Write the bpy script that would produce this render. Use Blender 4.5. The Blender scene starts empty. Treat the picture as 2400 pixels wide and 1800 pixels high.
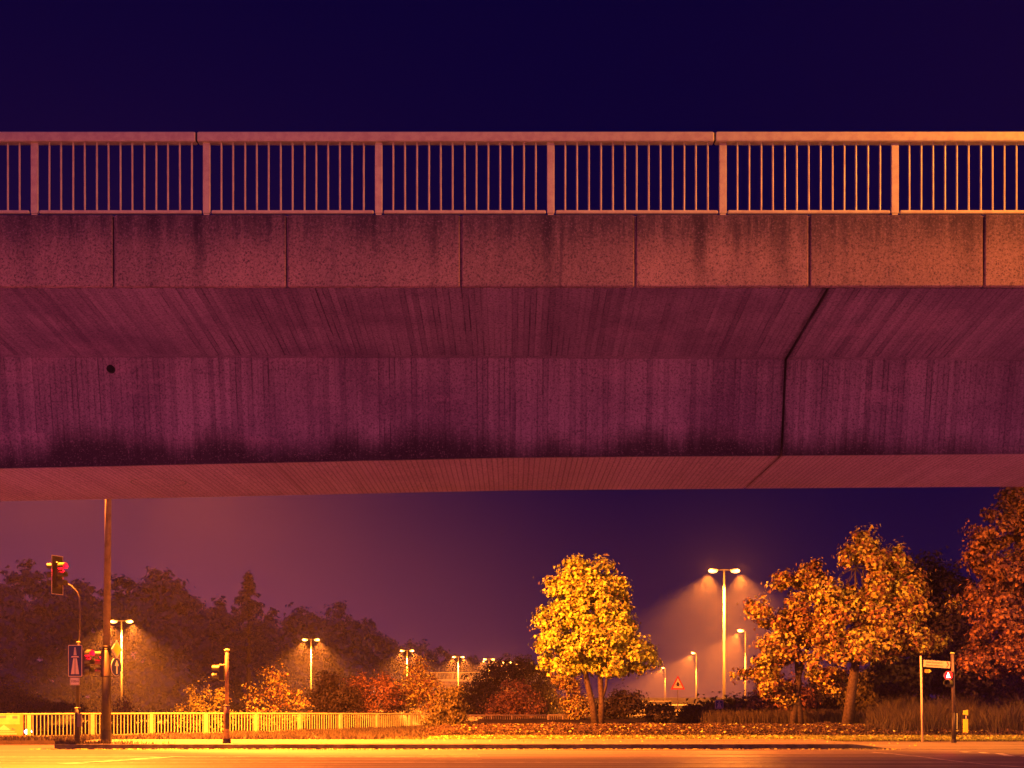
import bpy, math, random
import numpy as np
from mathutils import Vector, Matrix
PI = math.pi
S = bpy.context.scene
COL = S.collection

# ------------------------------------------------------------------ camera, sky, exposure
F, CX, HY, EYE = 2833.0, 1200.0, 1628.0, 1.7      # focal length and horizon in photo pixels (2400 wide)
cam = bpy.data.cameras.new('camera'); cam_o = bpy.data.objects.new('camera', cam); COL.objects.link(cam_o)
cam.sensor_width = 36.0; cam.sensor_fit = 'HORIZONTAL'; cam.lens = F/2400*36.0
cam.shift_y = (HY-900)/2400.0
cam.clip_start = 0.1; cam.clip_end = 3000
cam_o.location = (0, 0, EYE); cam_o.rotation_euler = (PI/2, 0, 0)
S.camera = cam_o
S.render.engine = 'CYCLES'
cy = S.cycles
cy.use_denoising = True
try: cy.denoiser = 'OPENIMAGEDENOISE'
except Exception: pass
cy.use_light_tree = True
cy.max_bounces = 6; cy.diffuse_bounces = 3; cy.glossy_bounces = 2; cy.transmission_bounces = 3
cy.transparent_max_bounces = 8; cy.volume_bounces = 0
cy.sample_clamp_indirect = 4.0; cy.sample_clamp_direct = 0
cy.caustics_reflective = False; cy.caustics_refractive = False
vs = S.view_settings; vs.view_transform = 'Standard'; vs.look = 'None'; vs.gamma = 1; vs.exposure = 0; vs.use_curve_mapping = False

def W(px, py, Y):
    return Vector(((px-CX)*Y/F, Y, EYE+(HY-py)*Y/F))
def WX(px, Y): return (px-CX)*Y/F
def WZ(py, Y): return EYE+(HY-py)*Y/F

class NT:
    """small node-tree helper"""
    def __init__(s, tree): s.t = tree; s.n = tree.nodes; s.l = tree.links
    def new(s, t, **k):
        n = s.n.new(t)
        for a, b in k.items(): setattr(n, a, b)
        return n
    def put(s, sock, v):
        if hasattr(v, 'is_output') or isinstance(v, bpy.types.NodeSocket): s.l.new(v, sock)
        else: sock.default_value = v
    def math(s, op, a, b=0.0, c=0.0, clamp=False):
        n = s.new('ShaderNodeMath', operation=op, use_clamp=clamp)
        s.put(n.inputs[0], a); s.put(n.inputs[1], b)
        if len(n.inputs) > 2: s.put(n.inputs[2], c)
        return n.outputs[0]
    def ramp(s, v, a, b, c=0.0, d=1.0, kind='SMOOTHSTEP'):
        n = s.new('ShaderNodeMapRange', interpolation_type=kind)
        s.put(n.inputs['Value'], v)
        n.inputs['From Min'].default_value = a; n.inputs['From Max'].default_value = b
        n.inputs['To Min'].default_value = c; n.inputs['To Max'].default_value = d
        return n.outputs[0]
    def mix(s, f, a, b, mode='MIX'):
        n = s.new('ShaderNodeMix', data_type='RGBA', blend_type=mode)
        s.put(n.inputs[0], f)
        for sock, v in ((n.inputs[6], a), (n.inputs[7], b)):
            if isinstance(v, tuple) and len(v) == 3: v = v+(1,)
            s.put(sock, v)
        return n.outputs[2]
    def noise(s, vec, scale, detail=3, rough=.55, dist=0.0):
        n = s.new('ShaderNodeTexNoise')
        s.put(n.inputs['Vector'], vec)
        n.inputs['Scale'].default_value = scale; n.inputs['Detail'].default_value = detail
        n.inputs['Roughness'].default_value = rough; n.inputs['Distortion'].default_value = dist
        return n.outputs['Fac']
    def scaled(s, vec, sx, sy, sz, off=(0,0,0)):
        n = s.new('ShaderNodeMapping'); s.put(n.inputs['Vector'], vec)
        n.inputs['Scale'].default_value = (sx, sy, sz); n.inputs['Location'].default_value = off
        return n.outputs[0]

# night sky: deep navy, with the glow of the town low on the left and an added blue fill behind the camera
wd = bpy.data.worlds.new('World'); S.world = wd; wd.use_nodes = True
t = NT(wd.node_tree); t.n.clear()
tc = t.new('ShaderNodeTexCoord').outputs['Generated']
sx = t.new('ShaderNodeSeparateXYZ'); t.l.new(tc, sx.inputs[0])
X_, Y_, Z_ = sx.outputs
gl = t.math('MULTIPLY', t.ramp(X_, 0.12, -0.32), t.math('EXPONENT', t.math('MULTIPLY', t.math('ABSOLUTE', Z_), -9.5)))
gl = t.math('MULTIPLY', gl, t.ramp(Y_, -0.1, 0.3))
low = t.math('EXPONENT', t.math('MULTIPLY', t.math('ABSOLUTE', Z_), -7.0))
navy = t.mix(low, (0.0002, 0.0001, 0.028), (0.003, 0.0015, 0.045))
skyc = t.mix(gl, navy, (0.225, 0.050, 0.120))
back = t.ramp(Y_, 0.15, -0.5)
skyc = t.mix(back, skyc, (0.014, 0.004, 0.18))
bg = t.new('ShaderNodeBackground'); t.l.new(skyc, bg.inputs[0]); bg.inputs[1].default_value = 1.0
wo = t.new('ShaderNodeOutputWorld'); t.l.new(bg.outputs[0], wo.inputs[0])
wd.cycles.sampling_method = 'MANUAL'; wd.cycles.sample_map_resolution = 256

SODIUM = (1.0, 0.150, 0.012)
ROSE = (1.0, .13, .27)
AMBER = (1.0, .24, .018)
def lamp_light(name, loc, watts, size=150, blend=.35, aim=(0, 0, -1), parent=None, radius=.12, color=SODIUM, kind='SPOT'):
    l = bpy.data.lights.new(name, kind); l.energy = watts; l.color = color; l.shadow_soft_size = radius
    if kind == 'SPOT': l.spot_size = math.radians(size); l.spot_blend = blend
    o = bpy.data.objects.new(name, l); COL.objects.link(o)
    o.location = loc; o.rotation_euler = Vector(aim).to_track_quat('-Z', 'Y').to_euler()
    if parent: o.parent = parent
    return o

# ------------------------------------------------------------------ tags, meshes
def tag(o, label=None, cat=None, group=None, kind=None):
    if label: o['label'] = label
    if cat: o['category'] = cat
    if group: o['group'] = group
    if kind: o['kind'] = kind
    return o
def thing(name, loc, label, cat, rz=0.0, group=None):
    o = bpy.data.objects.new(name, None); COL.objects.link(o)
    o.location = loc; o.rotation_euler = (0, 0, rz); o.empty_display_size = .2
    return tag(o, label, cat, group)
def mesh_obj(name, verts, faces, mat, parent=None, smooth=False, loc=None):
    me = bpy.data.meshes.new(name); me.from_pydata([tuple(v) for v in verts], [], faces); me.update()
    if mat: me.materials.append(mat)
    if smooth: me.polygons.foreach_set('use_smooth', [True]*len(me.polygons))
    o = bpy.data.objects.new(name, me); COL.objects.link(o)
    if parent: o.parent = parent
    if loc: o.location = loc
    return o
def copy_tree(o, parent=None):
    c = o.copy(); COL.objects.link(c); c.parent = parent
    if o.type == 'LIGHT': c.data = o.data
    for ch in list(o.children): copy_tree(ch, c)
    return c

class MB:
    def __init__(s): s.v = []; s.f = []
    def add(s, vs_, fs):
        n = len(s.v); s.v += [Vector(v) for v in vs_]; s.f += [tuple(i+n for i in f) for f in fs]; return s
    def box(s, c, d, rz=0.0, rx=0.0, ry=0.0, taper=1.0, bev=0.0):
        hx, hy, hz = d[0]/2, d[1]/2, d[2]/2
        R = Matrix.Rotation(rz, 3, 'Z') @ Matrix.Rotation(ry, 3, 'Y') @ Matrix.Rotation(rx, 3, 'X'); c = Vector(c)
        if bev <= 0:
            P = [(-hx,-hy,-hz),(hx,-hy,-hz),(hx,hy,-hz),(-hx,hy,-hz),(-hx*taper,-hy*taper,hz),(hx*taper,-hy*taper,hz),(hx*taper,hy*taper,hz),(-hx*taper,hy*taper,hz)]
            return s.add([c+R@Vector(p) for p in P], [(0,3,2,1),(4,5,6,7),(0,1,5,4),(1,2,6,5),(2,3,7,6),(3,0,4,7)])
        b = min(bev, hx*.9, hy*.9, hz*.9)
        def ring(z, i):
            a, e = hx-i, hy-i; q = b
            return [(-a+q,-e,z),(a-q,-e,z),(a,-e+q,z),(a,e-q,z),(a-q,e,z),(-a+q,e,z),(-a,e-q,z),(-a,-e+q,z)]
        P = ring(-hz, b*.6)+ring(-hz+b, 0)+ring(hz-b, 0)+ring(hz, b*.6)
        fs = [tuple(reversed(range(8))), tuple(range(24, 32))]
        for r in range(3):
            for k in range(8): fs.append((r*8+k, r*8+(k+1) % 8, r*8+8+(k+1) % 8, r*8+8+k))
        return s.add([c+R@Vector(p) for p in P], fs)
    def tube(s, pts, rad, n=10, cap=True):
        pts = [Vector(p) for p in pts]
        if not hasattr(rad, '__len__'): rad = [rad]*len(pts)
        vs_, fs = [], []; up = None
        for i, p in enumerate(pts):
            d = (pts[min(i+1, len(pts)-1)]-pts[max(i-1, 0)]).normalized()
            if up is None: up = Vector((1,0,0)) if abs(d.x) < .9 else Vector((0,1,0))
            a = (up-d*up.dot(d)).normalized(); b = d.cross(a); up = a
            for k in range(n):
                an = 2*PI*k/n; vs_.append(p+(a*math.cos(an)+b*math.sin(an))*rad[i])
        for i in range(len(pts)-1):
            for k in range(n): fs.append((i*n+k, i*n+(k+1) % n, (i+1)*n+(k+1) % n, (i+1)*n+k))
        if cap: fs.append(tuple(reversed(range(n)))); fs.append(tuple((len(pts)-1)*n+k for k in range(n)))
        return s.add(vs_, fs)
    def cyl(s, c, r, h, n=16, r2=None):
        c = Vector(c); return s.tube([c, c+Vector((0,0,h))], [r, r if r2 is None else r2], n)
    def ell(s, c, r, nu=12, nv=8, zmin=-1):
        c = Vector(c); vs_, fs = [], []
        for j in range(nv+1):
            th = -PI/2+PI*j/nv
            for i in range(nu):
                ph = 2*PI*i/nu
                vs_.append(c+Vector((math.cos(th)*math.cos(ph)*r[0], math.cos(th)*math.sin(ph)*r[1], max(math.sin(th), zmin)*r[2])))
        for j in range(nv):
            for i in range(nu): fs.append((j*nu+i, j*nu+(i+1) % nu, (j+1)*nu+(i+1) % nu, (j+1)*nu+i))
        return s.add(vs_, fs)
    def plate(s, poly, th, M=None, y=0.0):
        """polygon in local XZ (seen from -Y) extruded by th towards +Y; front face at y"""
        n = len(poly); A = [Vector((p[0], y, p[1])) for p in poly]; B = [Vector((p[0], y+th, p[1])) for p in poly]
        vs_ = A+B
        if M: vs_ = [M@v for v in vs_]
        area = sum(poly[i][0]*poly[(i+1) % n][1]-poly[(i+1) % n][0]*poly[i][1] for i in range(n))
        f = tuple(range(n)); b_ = tuple(range(n, 2*n))
        if area > 0: fs = [f, tuple(reversed(b_))]
        else: fs = [tuple(reversed(f)), b_]
        for i in range(n):
            j = (i+1) % n
            fs.append((i, i+n, j+n, j) if area > 0 else (j, j+n, i+n, i))
        return s.add(vs_, fs)
    def build(s, name, mat, parent=None, smooth=False, loc=None):
        return mesh_obj(name, s.v, s.f, mat, parent, smooth, loc)
def circ(cx, cz, r, n=28, rz=None):
    return [(cx+r*math.cos(2*PI*k/n), cz+(rz or r)*math.sin(2*PI*k/n)) for k in range(n)]
def rrect(x0, z0, x1, z1, r, n=4):
    P = []
    for cx, cz, a0 in ((x1-r, z1-r, 0), (x0+r, z1-r, PI/2), (x0+r, z0+r, PI), (x1-r, z0+r, 1.5*PI)):
        for k in range(n+1):
            a = a0+PI/2*k/n; P.append((cx+r*math.cos(a), cz+r*math.sin(a)))
    return P
def text_obj(name, body, size, mat, parent, loc, rot=(PI/2, 0, 0), align='LEFT', extr=.002):
    cu = bpy.data.curves.new(name, 'FONT'); cu.body = body; cu.size = size; cu.align_x = align; cu.align_y = 'CENTER'; cu.extrude = extr
    o = bpy.data.objects.new(name, cu); COL.objects.link(o)
    bpy.context.view_layer.update()
    me = bpy.data.meshes.new_from_object(o.evaluated_get(bpy.context.evaluated_depsgraph_get()))
    bpy.data.objects.remove(o); me.materials.clear(); me.materials.append(mat)
    m = bpy.data.objects.new(name, me); COL.objects.link(m); m.parent = parent; m.location = loc; m.rotation_euler = rot
    return m

# ------------------------------------------------------------------ materials
def base_mat(name):
    m = bpy.data.materials.new(name); m.use_nodes = True
    t = NT(m.node_tree); b = t.n['Principled BSDF']; return m, t, b
def simple(name, col, rough=.6, metal=0.0, var=.15, scale=6.0, spec=.5, col2=None, bump=0.0, bscale=30):
    m, t, b = base_mat(name)
    obj = t.new('ShaderNodeTexCoord').outputs['Object']
    n = t.noise(obj, scale, 5, .6)
    f = t.ramp(n, .35, .7)
    c2 = col2 or tuple(max(0, c*(1-var*2)) for c in col)
    t.l.new(t.mix(f, col, c2), b.inputs['Base Color'])
    t.l.new(t.ramp(n, .3, .7, rough*.85, min(1, rough*1.12)), b.inputs['Roughness'])
    b.inputs['Metallic'].default_value = metal; b.inputs['Specular IOR Level'].default_value = spec
    if bump:
        bn = t.new('ShaderNodeBump'); bn.inputs['Strength'].default_value = bump; bn.inputs['Distance'].default_value = .02
        t.l.new(t.noise(obj, bscale, 4), bn.inputs['Height']); t.l.new(bn.outputs[0], b.inputs['Normal'])
    return m
def emit(name, col, strength, sample=False):
    m, t, b = base_mat(name)
    b.inputs['Base Color'].default_value = (.05, .05, .05, 1)
    b.inputs['Emission Color'].default_value = tuple(col)+(1,); b.inputs['Emission Strength'].default_value = strength
    if not sample: m.cycles.emission_sampling = 'NONE'
    return m
def leaf_mat(name, cols, transl=.35, scale=1.3, seed=0.0, rough=.55):
    m, t, b = base_mat(name)
    geo = t.new('ShaderNodeNewGeometry'); pos = geo.outputs['Position']; rnd = geo.outputs['Random Per Island']
    n1 = t.noise(t.scaled(pos, 1, 1, 1, (seed, seed*2, 0)), scale, 2, .5)
    v = t.math('ADD', t.math('MULTIPLY', rnd, .65), t.math('MULTIPLY', t.ramp(n1, .3, .7), .45), clamp=True)
    cr = t.new('ShaderNodeValToRGB'); t.l.new(v, cr.inputs[0])
    el = cr.color_ramp.elements
    for i, c in enumerate(cols):
        p = i/(len(cols)-1)
        e = el[i] if i < 2 else el.new(p)
        e.position = p; e.color = tuple(c)+(1,)
    el[0].position = 0
    t.l.new(cr.outputs[0], b.inputs['Base Color']); b.inputs['Roughness'].default_value = rough
    b.inputs['Specular IOR Level'].default_value = .25
    tr = t.new('ShaderNodeBsdfTranslucent'); t.l.new(cr.outputs[0], tr.inputs[0])
    mx = t.new('ShaderNodeMixShader'); mx.inputs[0].default_value = transl
    t.l.new(b.outputs[0], mx.inputs[1]); t.l.new(tr.outputs[0], mx.inputs[2])
    t.l.new(mx.outputs[0], t.n['Material Output'].inputs[0])
    return m

def concrete(name, kind):
    m, t, b = base_mat(name)
    pos = t.new('ShaderNodeNewGeometry').outputs['Position']
    sp = t.new('ShaderNodeSeparateXYZ'); t.l.new(pos, sp.inputs[0]); px, py, pz = sp.outputs
    big = t.noise(pos, .55, 4, .6)
    med = t.noise(t.scaled(pos, 2.2, 1.2, 1.2), 1.6, 5, .65)
    fine = t.noise(pos, 60, 3, .7)
    if kind == 'board':      # board-marked shuttering: one board about 7.5 cm, run across the bridge
        face = t.math('ADD', t.ramp(py, 16.30, 16.38), t.ramp(py, 16.66, 16.70))
        bx = t.math('ADD', t.math('MULTIPLY', px, 13.4), t.math('MULTIPLY', face, 37.37))
        bid = t.math('FLOOR', bx); fr = t.math('SUBTRACT', bx, bid)
        wn = t.new('ShaderNodeTexWhiteNoise', noise_dimensions='1D'); t.l.new(bid, wn.inputs['W'])
        gap = t.math('MULTIPLY', t.ramp(t.math('ABSOLUTE', t.math('SUBTRACT', fr, .5)), .32, .5), 1.0)
        zone = t.ramp(t.noise(t.scaled(pos, .9, .35, .9), .8, 3), .38, .62)
        cmb = t.new('ShaderNodeCombineXYZ'); t.l.new(t.math('ADD', px, t.math('MULTIPLY', face, 5.3)), cmb.inputs[0]); t.l.new(py, cmb.inputs[1]); t.l.new(pz, cmb.inputs[2])
        streak = t.noise(t.scaled(cmb.outputs[0], 7.5, .25, .25), 1.0, 4, .7)
        brk = t.ramp(t.noise(t.scaled(pos, 13.4, .9, 1.1), 1.0, 3, .6), .40, .60)
        thick = t.ramp(wn.outputs['Value'], .3, .9, .25, 1.0)
        grow = t.math('MULTIPLY', t.math('MULTIPLY', gap, t.math('MULTIPLY', thick, brk)), t.math('ADD', t.math('MULTIPLY', zone, 1.0), .35), clamp=True)
        pid = t.math('FLOOR', t.math('MULTIPLY', px, .74)); wp = t.new('ShaderNodeTexWhiteNoise', noise_dimensions='1D'); t.l.new(pid, wp.inputs['W'])
        v = t.math('ADD', t.math('MULTIPLY', wn.outputs['Value'], .42), t.math('MULTIPLY', t.ramp(streak, .35, .65), .25))
        v = t.math('ADD', v, t.math('MULTIPLY', wp.outputs['Value'], .22))
        c = t.mix(v, (.38, .31, .38), (.11, .085, .13))
        c = t.mix(grow, c, (.035, .028, .045))
        c = t.mix(t.ramp(big, .40, .62, 0, .6), c, (.12, .08, .14))
        blot = t.ramp(t.noise(t.scaled(pos, .5, .4, 1.4, (3.3, 0, 1)), 1.1, 4, .6), .56, .66, 0, .38)
        c = t.mix(blot, c, (.40, .28, .36))
        # soot creeping up from the lower arris of the web, and run-off from the slab
        nz = t.noise(t.scaled(pos, .7, .75, .2), 1.0, 2, .5)
        sk = t.noise(t.scaled(pos, 11, .5, .8), 1.0, 3, .7)
        top = t.math('ADD', t.math('MULTIPLY', t.ramp(nz, .40, .68), .26), t.math('ADD', t.math('MULTIPLY', sk, .34), 4.88))
        so = t.math('SUBTRACT', top, pz)
        web = t.math('MULTIPLY', t.ramp(py, 16.70, 16.66), t.ramp(py, 16.2, 16.3))
        soot = t.math('MULTIPLY', t.ramp(so, -.22, .22), web)
        c = t.mix(t.math('MULTIPLY', soot, .9), c, (.018, .014, .024))
        jl = t.ramp(t.math('ABSOLUTE', t.math('ADD', px, t.math('ADD', 3.255, t.math('MULTIPLY', med, .05)))), .045, .01)
        jl = t.math('MULTIPLY', jl, t.ramp(py, 16.64, 16.72))
        c = t.mix(t.math('MULTIPLY', jl, .75), c, (.04, .03, .04))
        # moss beside the expansion joint
        jj = t.ramp(t.math('ABSOLUTE', t.math('SUBTRACT', px, t.math('ADD', 3.60, t.math('MULTIPLY', med, .22)))), .075, .01)
        c = t.mix(t.math('MULTIPLY', jj, .7), c, (.03, .022, .03))
        hgt = t.math('SUBTRACT', t.math('ADD', t.math('MULTIPLY', wn.outputs['Value'], .35), t.math('MULTIPLY', fine, .25)), t.math('MULTIPLY', gap, .9))
        bs, bd = .5, .012
    elif kind == 'fascia':
        sp2 = t.noise(t.scaled(pos, 1, 1, 1), 42, 2, .8)
        tr_ = t.noise(t.scaled(pos, 6.5, 1, .55), 1.0, 5, .72)
        zz = t.math('ADD', t.ramp(pz, 6.9, 7.33, 0, .62), t.math('MULTIPLY', t.ramp(pz, 6.45, 7.33, .1, .4), 1.0))
        stain = t.math('MULTIPLY', t.ramp(tr_, .36, .66), zz)
        c = t.mix(t.ramp(big, .35, .65), (.31, .235, .19), (.44, .33, .24))
        fid = t.math('FLOOR', t.math('MULTIPLY', t.math('ADD', px, .60), .4902)); wf = t.new('ShaderNodeTexWhiteNoise', noise_dimensions='1D'); t.l.new(fid, wf.inputs['W'])
        c = t.mix(t.math('MULTIPLY', wf.outputs['Value'], .45), c, (.16, .11, .10))
        c = t.mix(t.ramp(sp2, .56, .70), c, (.10, .068, .07))
        c = t.mix(t.ramp(t.noise(pos, 75, 1, .5), .70, .76, 0, .7), c, (.46, .36, .30))
        c = t.mix(t.ramp(pz, 6.75, 7.35, 0, .62), c, (.085, .065, .085))
        c = t.mix(stain, c, (.06, .045, .06))
        wob = t.math('MULTIPLY', t.noise(t.scaled(pos, .1, 1, 1.6), 2.0, 3), .10)
        for x0, w_, za, zb2, st_ in ((-3.66, .09, 7.4, 6.3, .8), (-1.62, .05, 7.4, 6.7, .9), (.42, .07, 7.35, 6.5, .75), (.36, .20, 7.4, 6.4, .4), (2.20, .10, 7.15, 6.3, .85), (3.14, .12, 7.2, 6.3, .6), (-.92, .07, 7.3, 6.4, .5), (-3.0, .12, 7.4, 6.8, .5), (-4.2, .10, 7.3, 6.9, .5), (5.35, .16, 7.3, 6.5, .45), (3.9, .05, 7.3, 6.8, .4), (-5.7, .2, 7.3, 6.5, .5)):
            dx = t.math('ABSOLUTE', t.math('ADD', px, t.math('SUBTRACT', wob, x0+.05)))
            mk_ = t.math('MULTIPLY', t.ramp(dx, w_*1.3, w_*.2), t.ramp(pz, zb2, za, .15, st_))
            c = t.mix(mk_, c, (.035, .026, .04))
        dr = t.ramp(t.noise(t.scaled(pos, 2.6, 1, .22, (7.7, 0, 0)), 1.0, 3, .6), .60, .68)
        c = t.mix(t.math('MULTIPLY', dr, .7), c, (.055, .04, .055))
        c = t.mix(t.ramp(med, .5, .75, 0, .45), c, (.15, .11, .12))
        hgt = t.math('ADD', sp2, t.math('MULTIPLY', fine, .5)); bs, bd = .35, .01
    else:
        c = t.mix(t.ramp(med, .3, .7), (.30, .27, .26), (.19, .17, .17))
        hgt = fine; bs, bd = .3, .01
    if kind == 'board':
        c = t.mix(t.math('MULTIPLY', t.ramp(py, 16.69, 16.75), .38), c, (.72, .56, .50))  # soffit colour lightened to stand for light bounced up from below
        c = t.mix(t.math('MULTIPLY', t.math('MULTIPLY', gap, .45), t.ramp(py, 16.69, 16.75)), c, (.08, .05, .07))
    # fine pores everywhere
    gr = t.noise(pos, 38, 2, .9)
    c = t.mix(t.ramp(gr, .50, .66, 0, .7), c, (.05, .04, .055))
    c = t.mix(t.ramp(gr, .44, .34, 0, .22), c, (.55, .42, .48))
    c = t.mix(t.ramp(fine, .60, .72, 0, .5), c, (.05, .04, .05))
    t.l.new(c, b.inputs['Base Color']); b.inputs['Roughness'].default_value = .88; b.inputs['Specular IOR Level'].default_value = .25
    bn = t.new('ShaderNodeBump'); bn.inputs['Strength'].default_value = bs; bn.inputs['Distance'].default_value = bd
    t.l.new(hgt, bn.inputs['Height']); t.l.new(bn.outputs[0], b.inputs['Normal'])
    return m
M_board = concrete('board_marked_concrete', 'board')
M_fascia = concrete('fascia_concrete', 'fascia')
M_conc = concrete('plain_concrete', 'plain')
M_rail = simple('railing_paint', (.78, .84, .38), .45, 0, .14, 9, col2=(.64, .62, .30))
M_fence = simple('fence_paint', (.60, .72, .30), .5, 0, .1, 5)
M_dark = simple('black_gap', (.006, .006, .008), .9)
M_galv = simple('galvanised_steel', (.15, .13, .15), .45, .3, .15, 14)
M_mast = simple('mast_paint', (.16, .13, .15), .6, 0, .2, 5)
M_sleeve = simple('dark_pole_sleeve', (.018, .016, .024), .55, 0, .25, 9)
M_pole = simple('red_brown_pole', (.20, .12, .12), .55, 0, .2, 9)
M_black = simple('black_plastic', (.015, .015, .018), .4, 0, .2, 8)
M_visor = simple('dark_green_visor', (.10, .12, .05), .5, 0, .1, 8)
M_white = simple('sign_white', (.80, .78, .72), .35, 0, .05, 10)
M_cream = simple('sign_cream', (.80, .72, .55), .35, 0, .04, 10)
M_yellow = simple('sign_yellow', (.88, .85, .08), .35, 0, .05, 10)
M_blue = simple('sign_blue', (.012, .03, .20), .35, 0, .1, 10)
M_red = simple('sign_red', (.62, .03, .02), .35, 0, .08, 10)
M_ink = simple('sign_black', (.02, .015, .015), .5)
M_bark = simple('maple_bark', (.075, .058, .05), .9, 0, .3, 12, bump=.6, bscale=18)
M_lens = emit('lamp_glow', (1, .50, .11), 6)
M_redlamp = emit('red_signal_glow', (1, .0, .012), 3.2)
M_redhot = emit('red_signal_core', (1, .60, .42), 9)
M_head = emit('headlight_glow', (1, .85, 1), 14)

# ------------------------------------------------------------------ ground, road, pavement
def sstep(a, b, x):
    t_ = np.clip((x-a)/(b-a), 0, 1); return t_*t_*(3-2*t_)
fence_px = [-260, -80, 68, 217, 355, 483, 600, 703, 798, 884, 962, 1030]
fence_Y = [43.0, 45.0, 46.4, 47.9, 49.5, 51.2, 53.0, 54.9, 56.9, 59.0, 61.2, 63.4]
fence_X = [WX(p, y) for p, y in zip(fence_px, fence_Y)]
def hgt(X, Y):
    X = np.asarray(X, float); Y = np.asarray(Y, float)
    fy = np.interp(X, fence_X, fence_Y, left=41.0, right=64.0)
    right = sstep(-5.5, -1.5, X)
    z = -0.03 + 0.15*sstep(41.0, 41.4, Y)
    mound = .20*sstep(44.9, 48.5, Y)*(1-sstep(72, 100, Y))*right
    drop = -(.80+2.4*sstep(-17.5, -14.5, X))*sstep(.6, 3.6, Y-fy)*(1-right)*(1-sstep(320, 420, Y))
    bank = -.11*sstep(43.0, 45.5, Y)*(1-right)
    return z+mound+drop+bank+.02*np.sin(X*1.7+Y*.9)*sstep(44, 48, Y)
def hz(x, y): return float(hgt(x, y))

def grid(name, xs, ys, zf, mat, kind):
    XX, YY = np.meshgrid(xs, ys); ZZ = zf(XX, YY)
    v = np.stack([XX.ravel(), YY.ravel(), ZZ.ravel()], 1); nx = len(xs)
    f = [(j*nx+i, j*nx+i+1, (j+1)*nx+i+1, (j+1)*nx+i) for j in range(len(ys)-1) for i in range(nx-1)]
    o = mesh_obj(name, v.tolist(), f, mat, smooth=True); o['kind'] = kind; return o
m, t, b = base_mat('soil_and_turf')
pos = t.new('ShaderNodeNewGeometry').outputs['Position']
n1 = t.noise(pos, 2.2, 5, .7); n2 = t.noise(pos, 22, 4, .7)
c = t.mix(t.ramp(n1, .35, .65), (.030, .024, .024), (.016, .013, .014)); c = t.mix(t.ramp(n2, .45, .7), c, (.055, .040, .03))
t.l.new(c, b.inputs['Base Color']); b.inputs['Roughness'].default_value = .95; b.inputs['Specular IOR Level'].default_value = .1
bn = t.new('ShaderNodeBump'); bn.inputs['Strength'].default_value = .8; bn.inputs['Distance'].default_value = .05
t.l.new(n2, bn.inputs['Height']); t.l.new(bn.outputs[0], b.inputs['Normal']); M_soil = m
xs = np.unique(np.concatenate([np.linspace(-620, -40, 30), np.arange(-40, 40, .5), np.linspace(40, 620, 30)]))
ys = np.unique(np.concatenate([np.linspace(-300, 36, 20), np.arange(40.9, 80, .5), np.linspace(80, 140, 30), np.linspace(150, 640, 20)]))
grid('ground', xs, ys, hgt, M_soil, 'structure')

def asphalt(name, a, b_, lines=False, spec=.5, rough=.55):
    m, t, b = base_mat(name)
    pos = t.new('ShaderNodeNewGeometry').outputs['Position']
    n1 = t.noise(t.scaled(pos, .25, 1.6, 1), .8, 5, .65); n2 = t.noise(pos, 45, 3, .7)
    n3 = t.noise(t.scaled(pos, .08, 2.4, 1), 1.0, 4, .7)
    c = t.mix(t.ramp(n1, .3, .7), a, b_); c = t.mix(t.ramp(n2, .4, .75, 0, .5), c, tuple(x*1.7 for x in a))
    c = t.mix(t.ramp(n3, .50, .56, 0, .6), c, tuple(x*.42 for x in a)); c = t.mix(t.ramp(t.noise(t.scaled(pos, .05, 5.5, 1), 1.0, 3, .6), .55, .62, 0, .5), c, tuple(x*2.0 for x in a))
    t.l.new(c, b.inputs['Base Color'])
    t.l.new(t.ramp(n3, .3, .7, rough*.8, rough*1.3), b.inputs['Roughness']); b.inputs['Specular IOR Level'].default_value = spec
    bn = t.new('ShaderNodeBump'); bn.inputs['Strength'].default_value = .35; bn.inputs['Distance'].default_value = .01
    t.l.new(n2, bn.inputs['Height']); t.l.new(bn.outputs[0], b.inputs['Normal'])
    return m
M_road = asphalt('road_asphalt', (.125, .118, .13), (.175, .165, .18), rough=.48)
M_pave = asphalt('pavement_asphalt', (.15, .145, .12), (.20, .19, .16), rough=.7)
M_kerb = simple('kerb_stone', (.10, .09, .085), .85, 0, .25, 3)
M_line = simple('road_paint', (.78, .78, .66), .5, 0, .3, 4)
KY = 37.5
# road: one sheet in front of the kerb; left junction arm and right crossing reach further back
grid('road', np.linspace(-160, 160, 60), np.array([-60, -20, 0, 10, 20, 28, 34, KY]), lambda x, y: x*0.0, M_road, 'structure')
o = mesh_obj('side_road', [(-160, KY, 0), (-14.6, KY, 0), (-14.4, KY+.3, 0), (-13.9, 41.4, 0), (-17.5, 43.6, .0), (-160, 36, .0)], [(0, 1, 2, 3, 4, 5)], M_road)
o['kind'] = 'structure'; o.location.z = -.002
o.data.vertices[5].co.y = 43.6
# raised pavement with its kerb, dropped to the road at the crossing on the right
X0, X1 = -14.2, 10.6
pv = MB()
def ktop(x): return .165 if x < X1 else max(.012, .165-(x-X1)*.125)
st = [X0, X0+.25]+list(np.linspace(-13, X1, 24))+[X1+.4, X1+.8, X1+1.25, 14, 18, 30, 60]
vv, ff = [], []
for x in st: vv += [(x, KY+.14, ktop(x)), (x, 41.5, ktop(x) if x < X1 else max(.10, ktop(x)))]
for i in range(len(st)-1): ff.append((2*i, 2*i+2, 2*i+3, 2*i+1))
o = mesh_obj('pavement', vv, ff, M_pave); o['kind'] = 'structure'
vv, ff = [], []
for x in st:
    k = ktop(x); vv += [(x, KY, -.01), (x, KY+.012, k-.012), (x, KY+.03, k+.003), (x, KY+.139, k+.003)]
for i in range(len(st)-1):
    for q in range(3): ff.append((4*i+q, 4*i+4+q, 4*i+5+q, 4*i+1+q))
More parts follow.
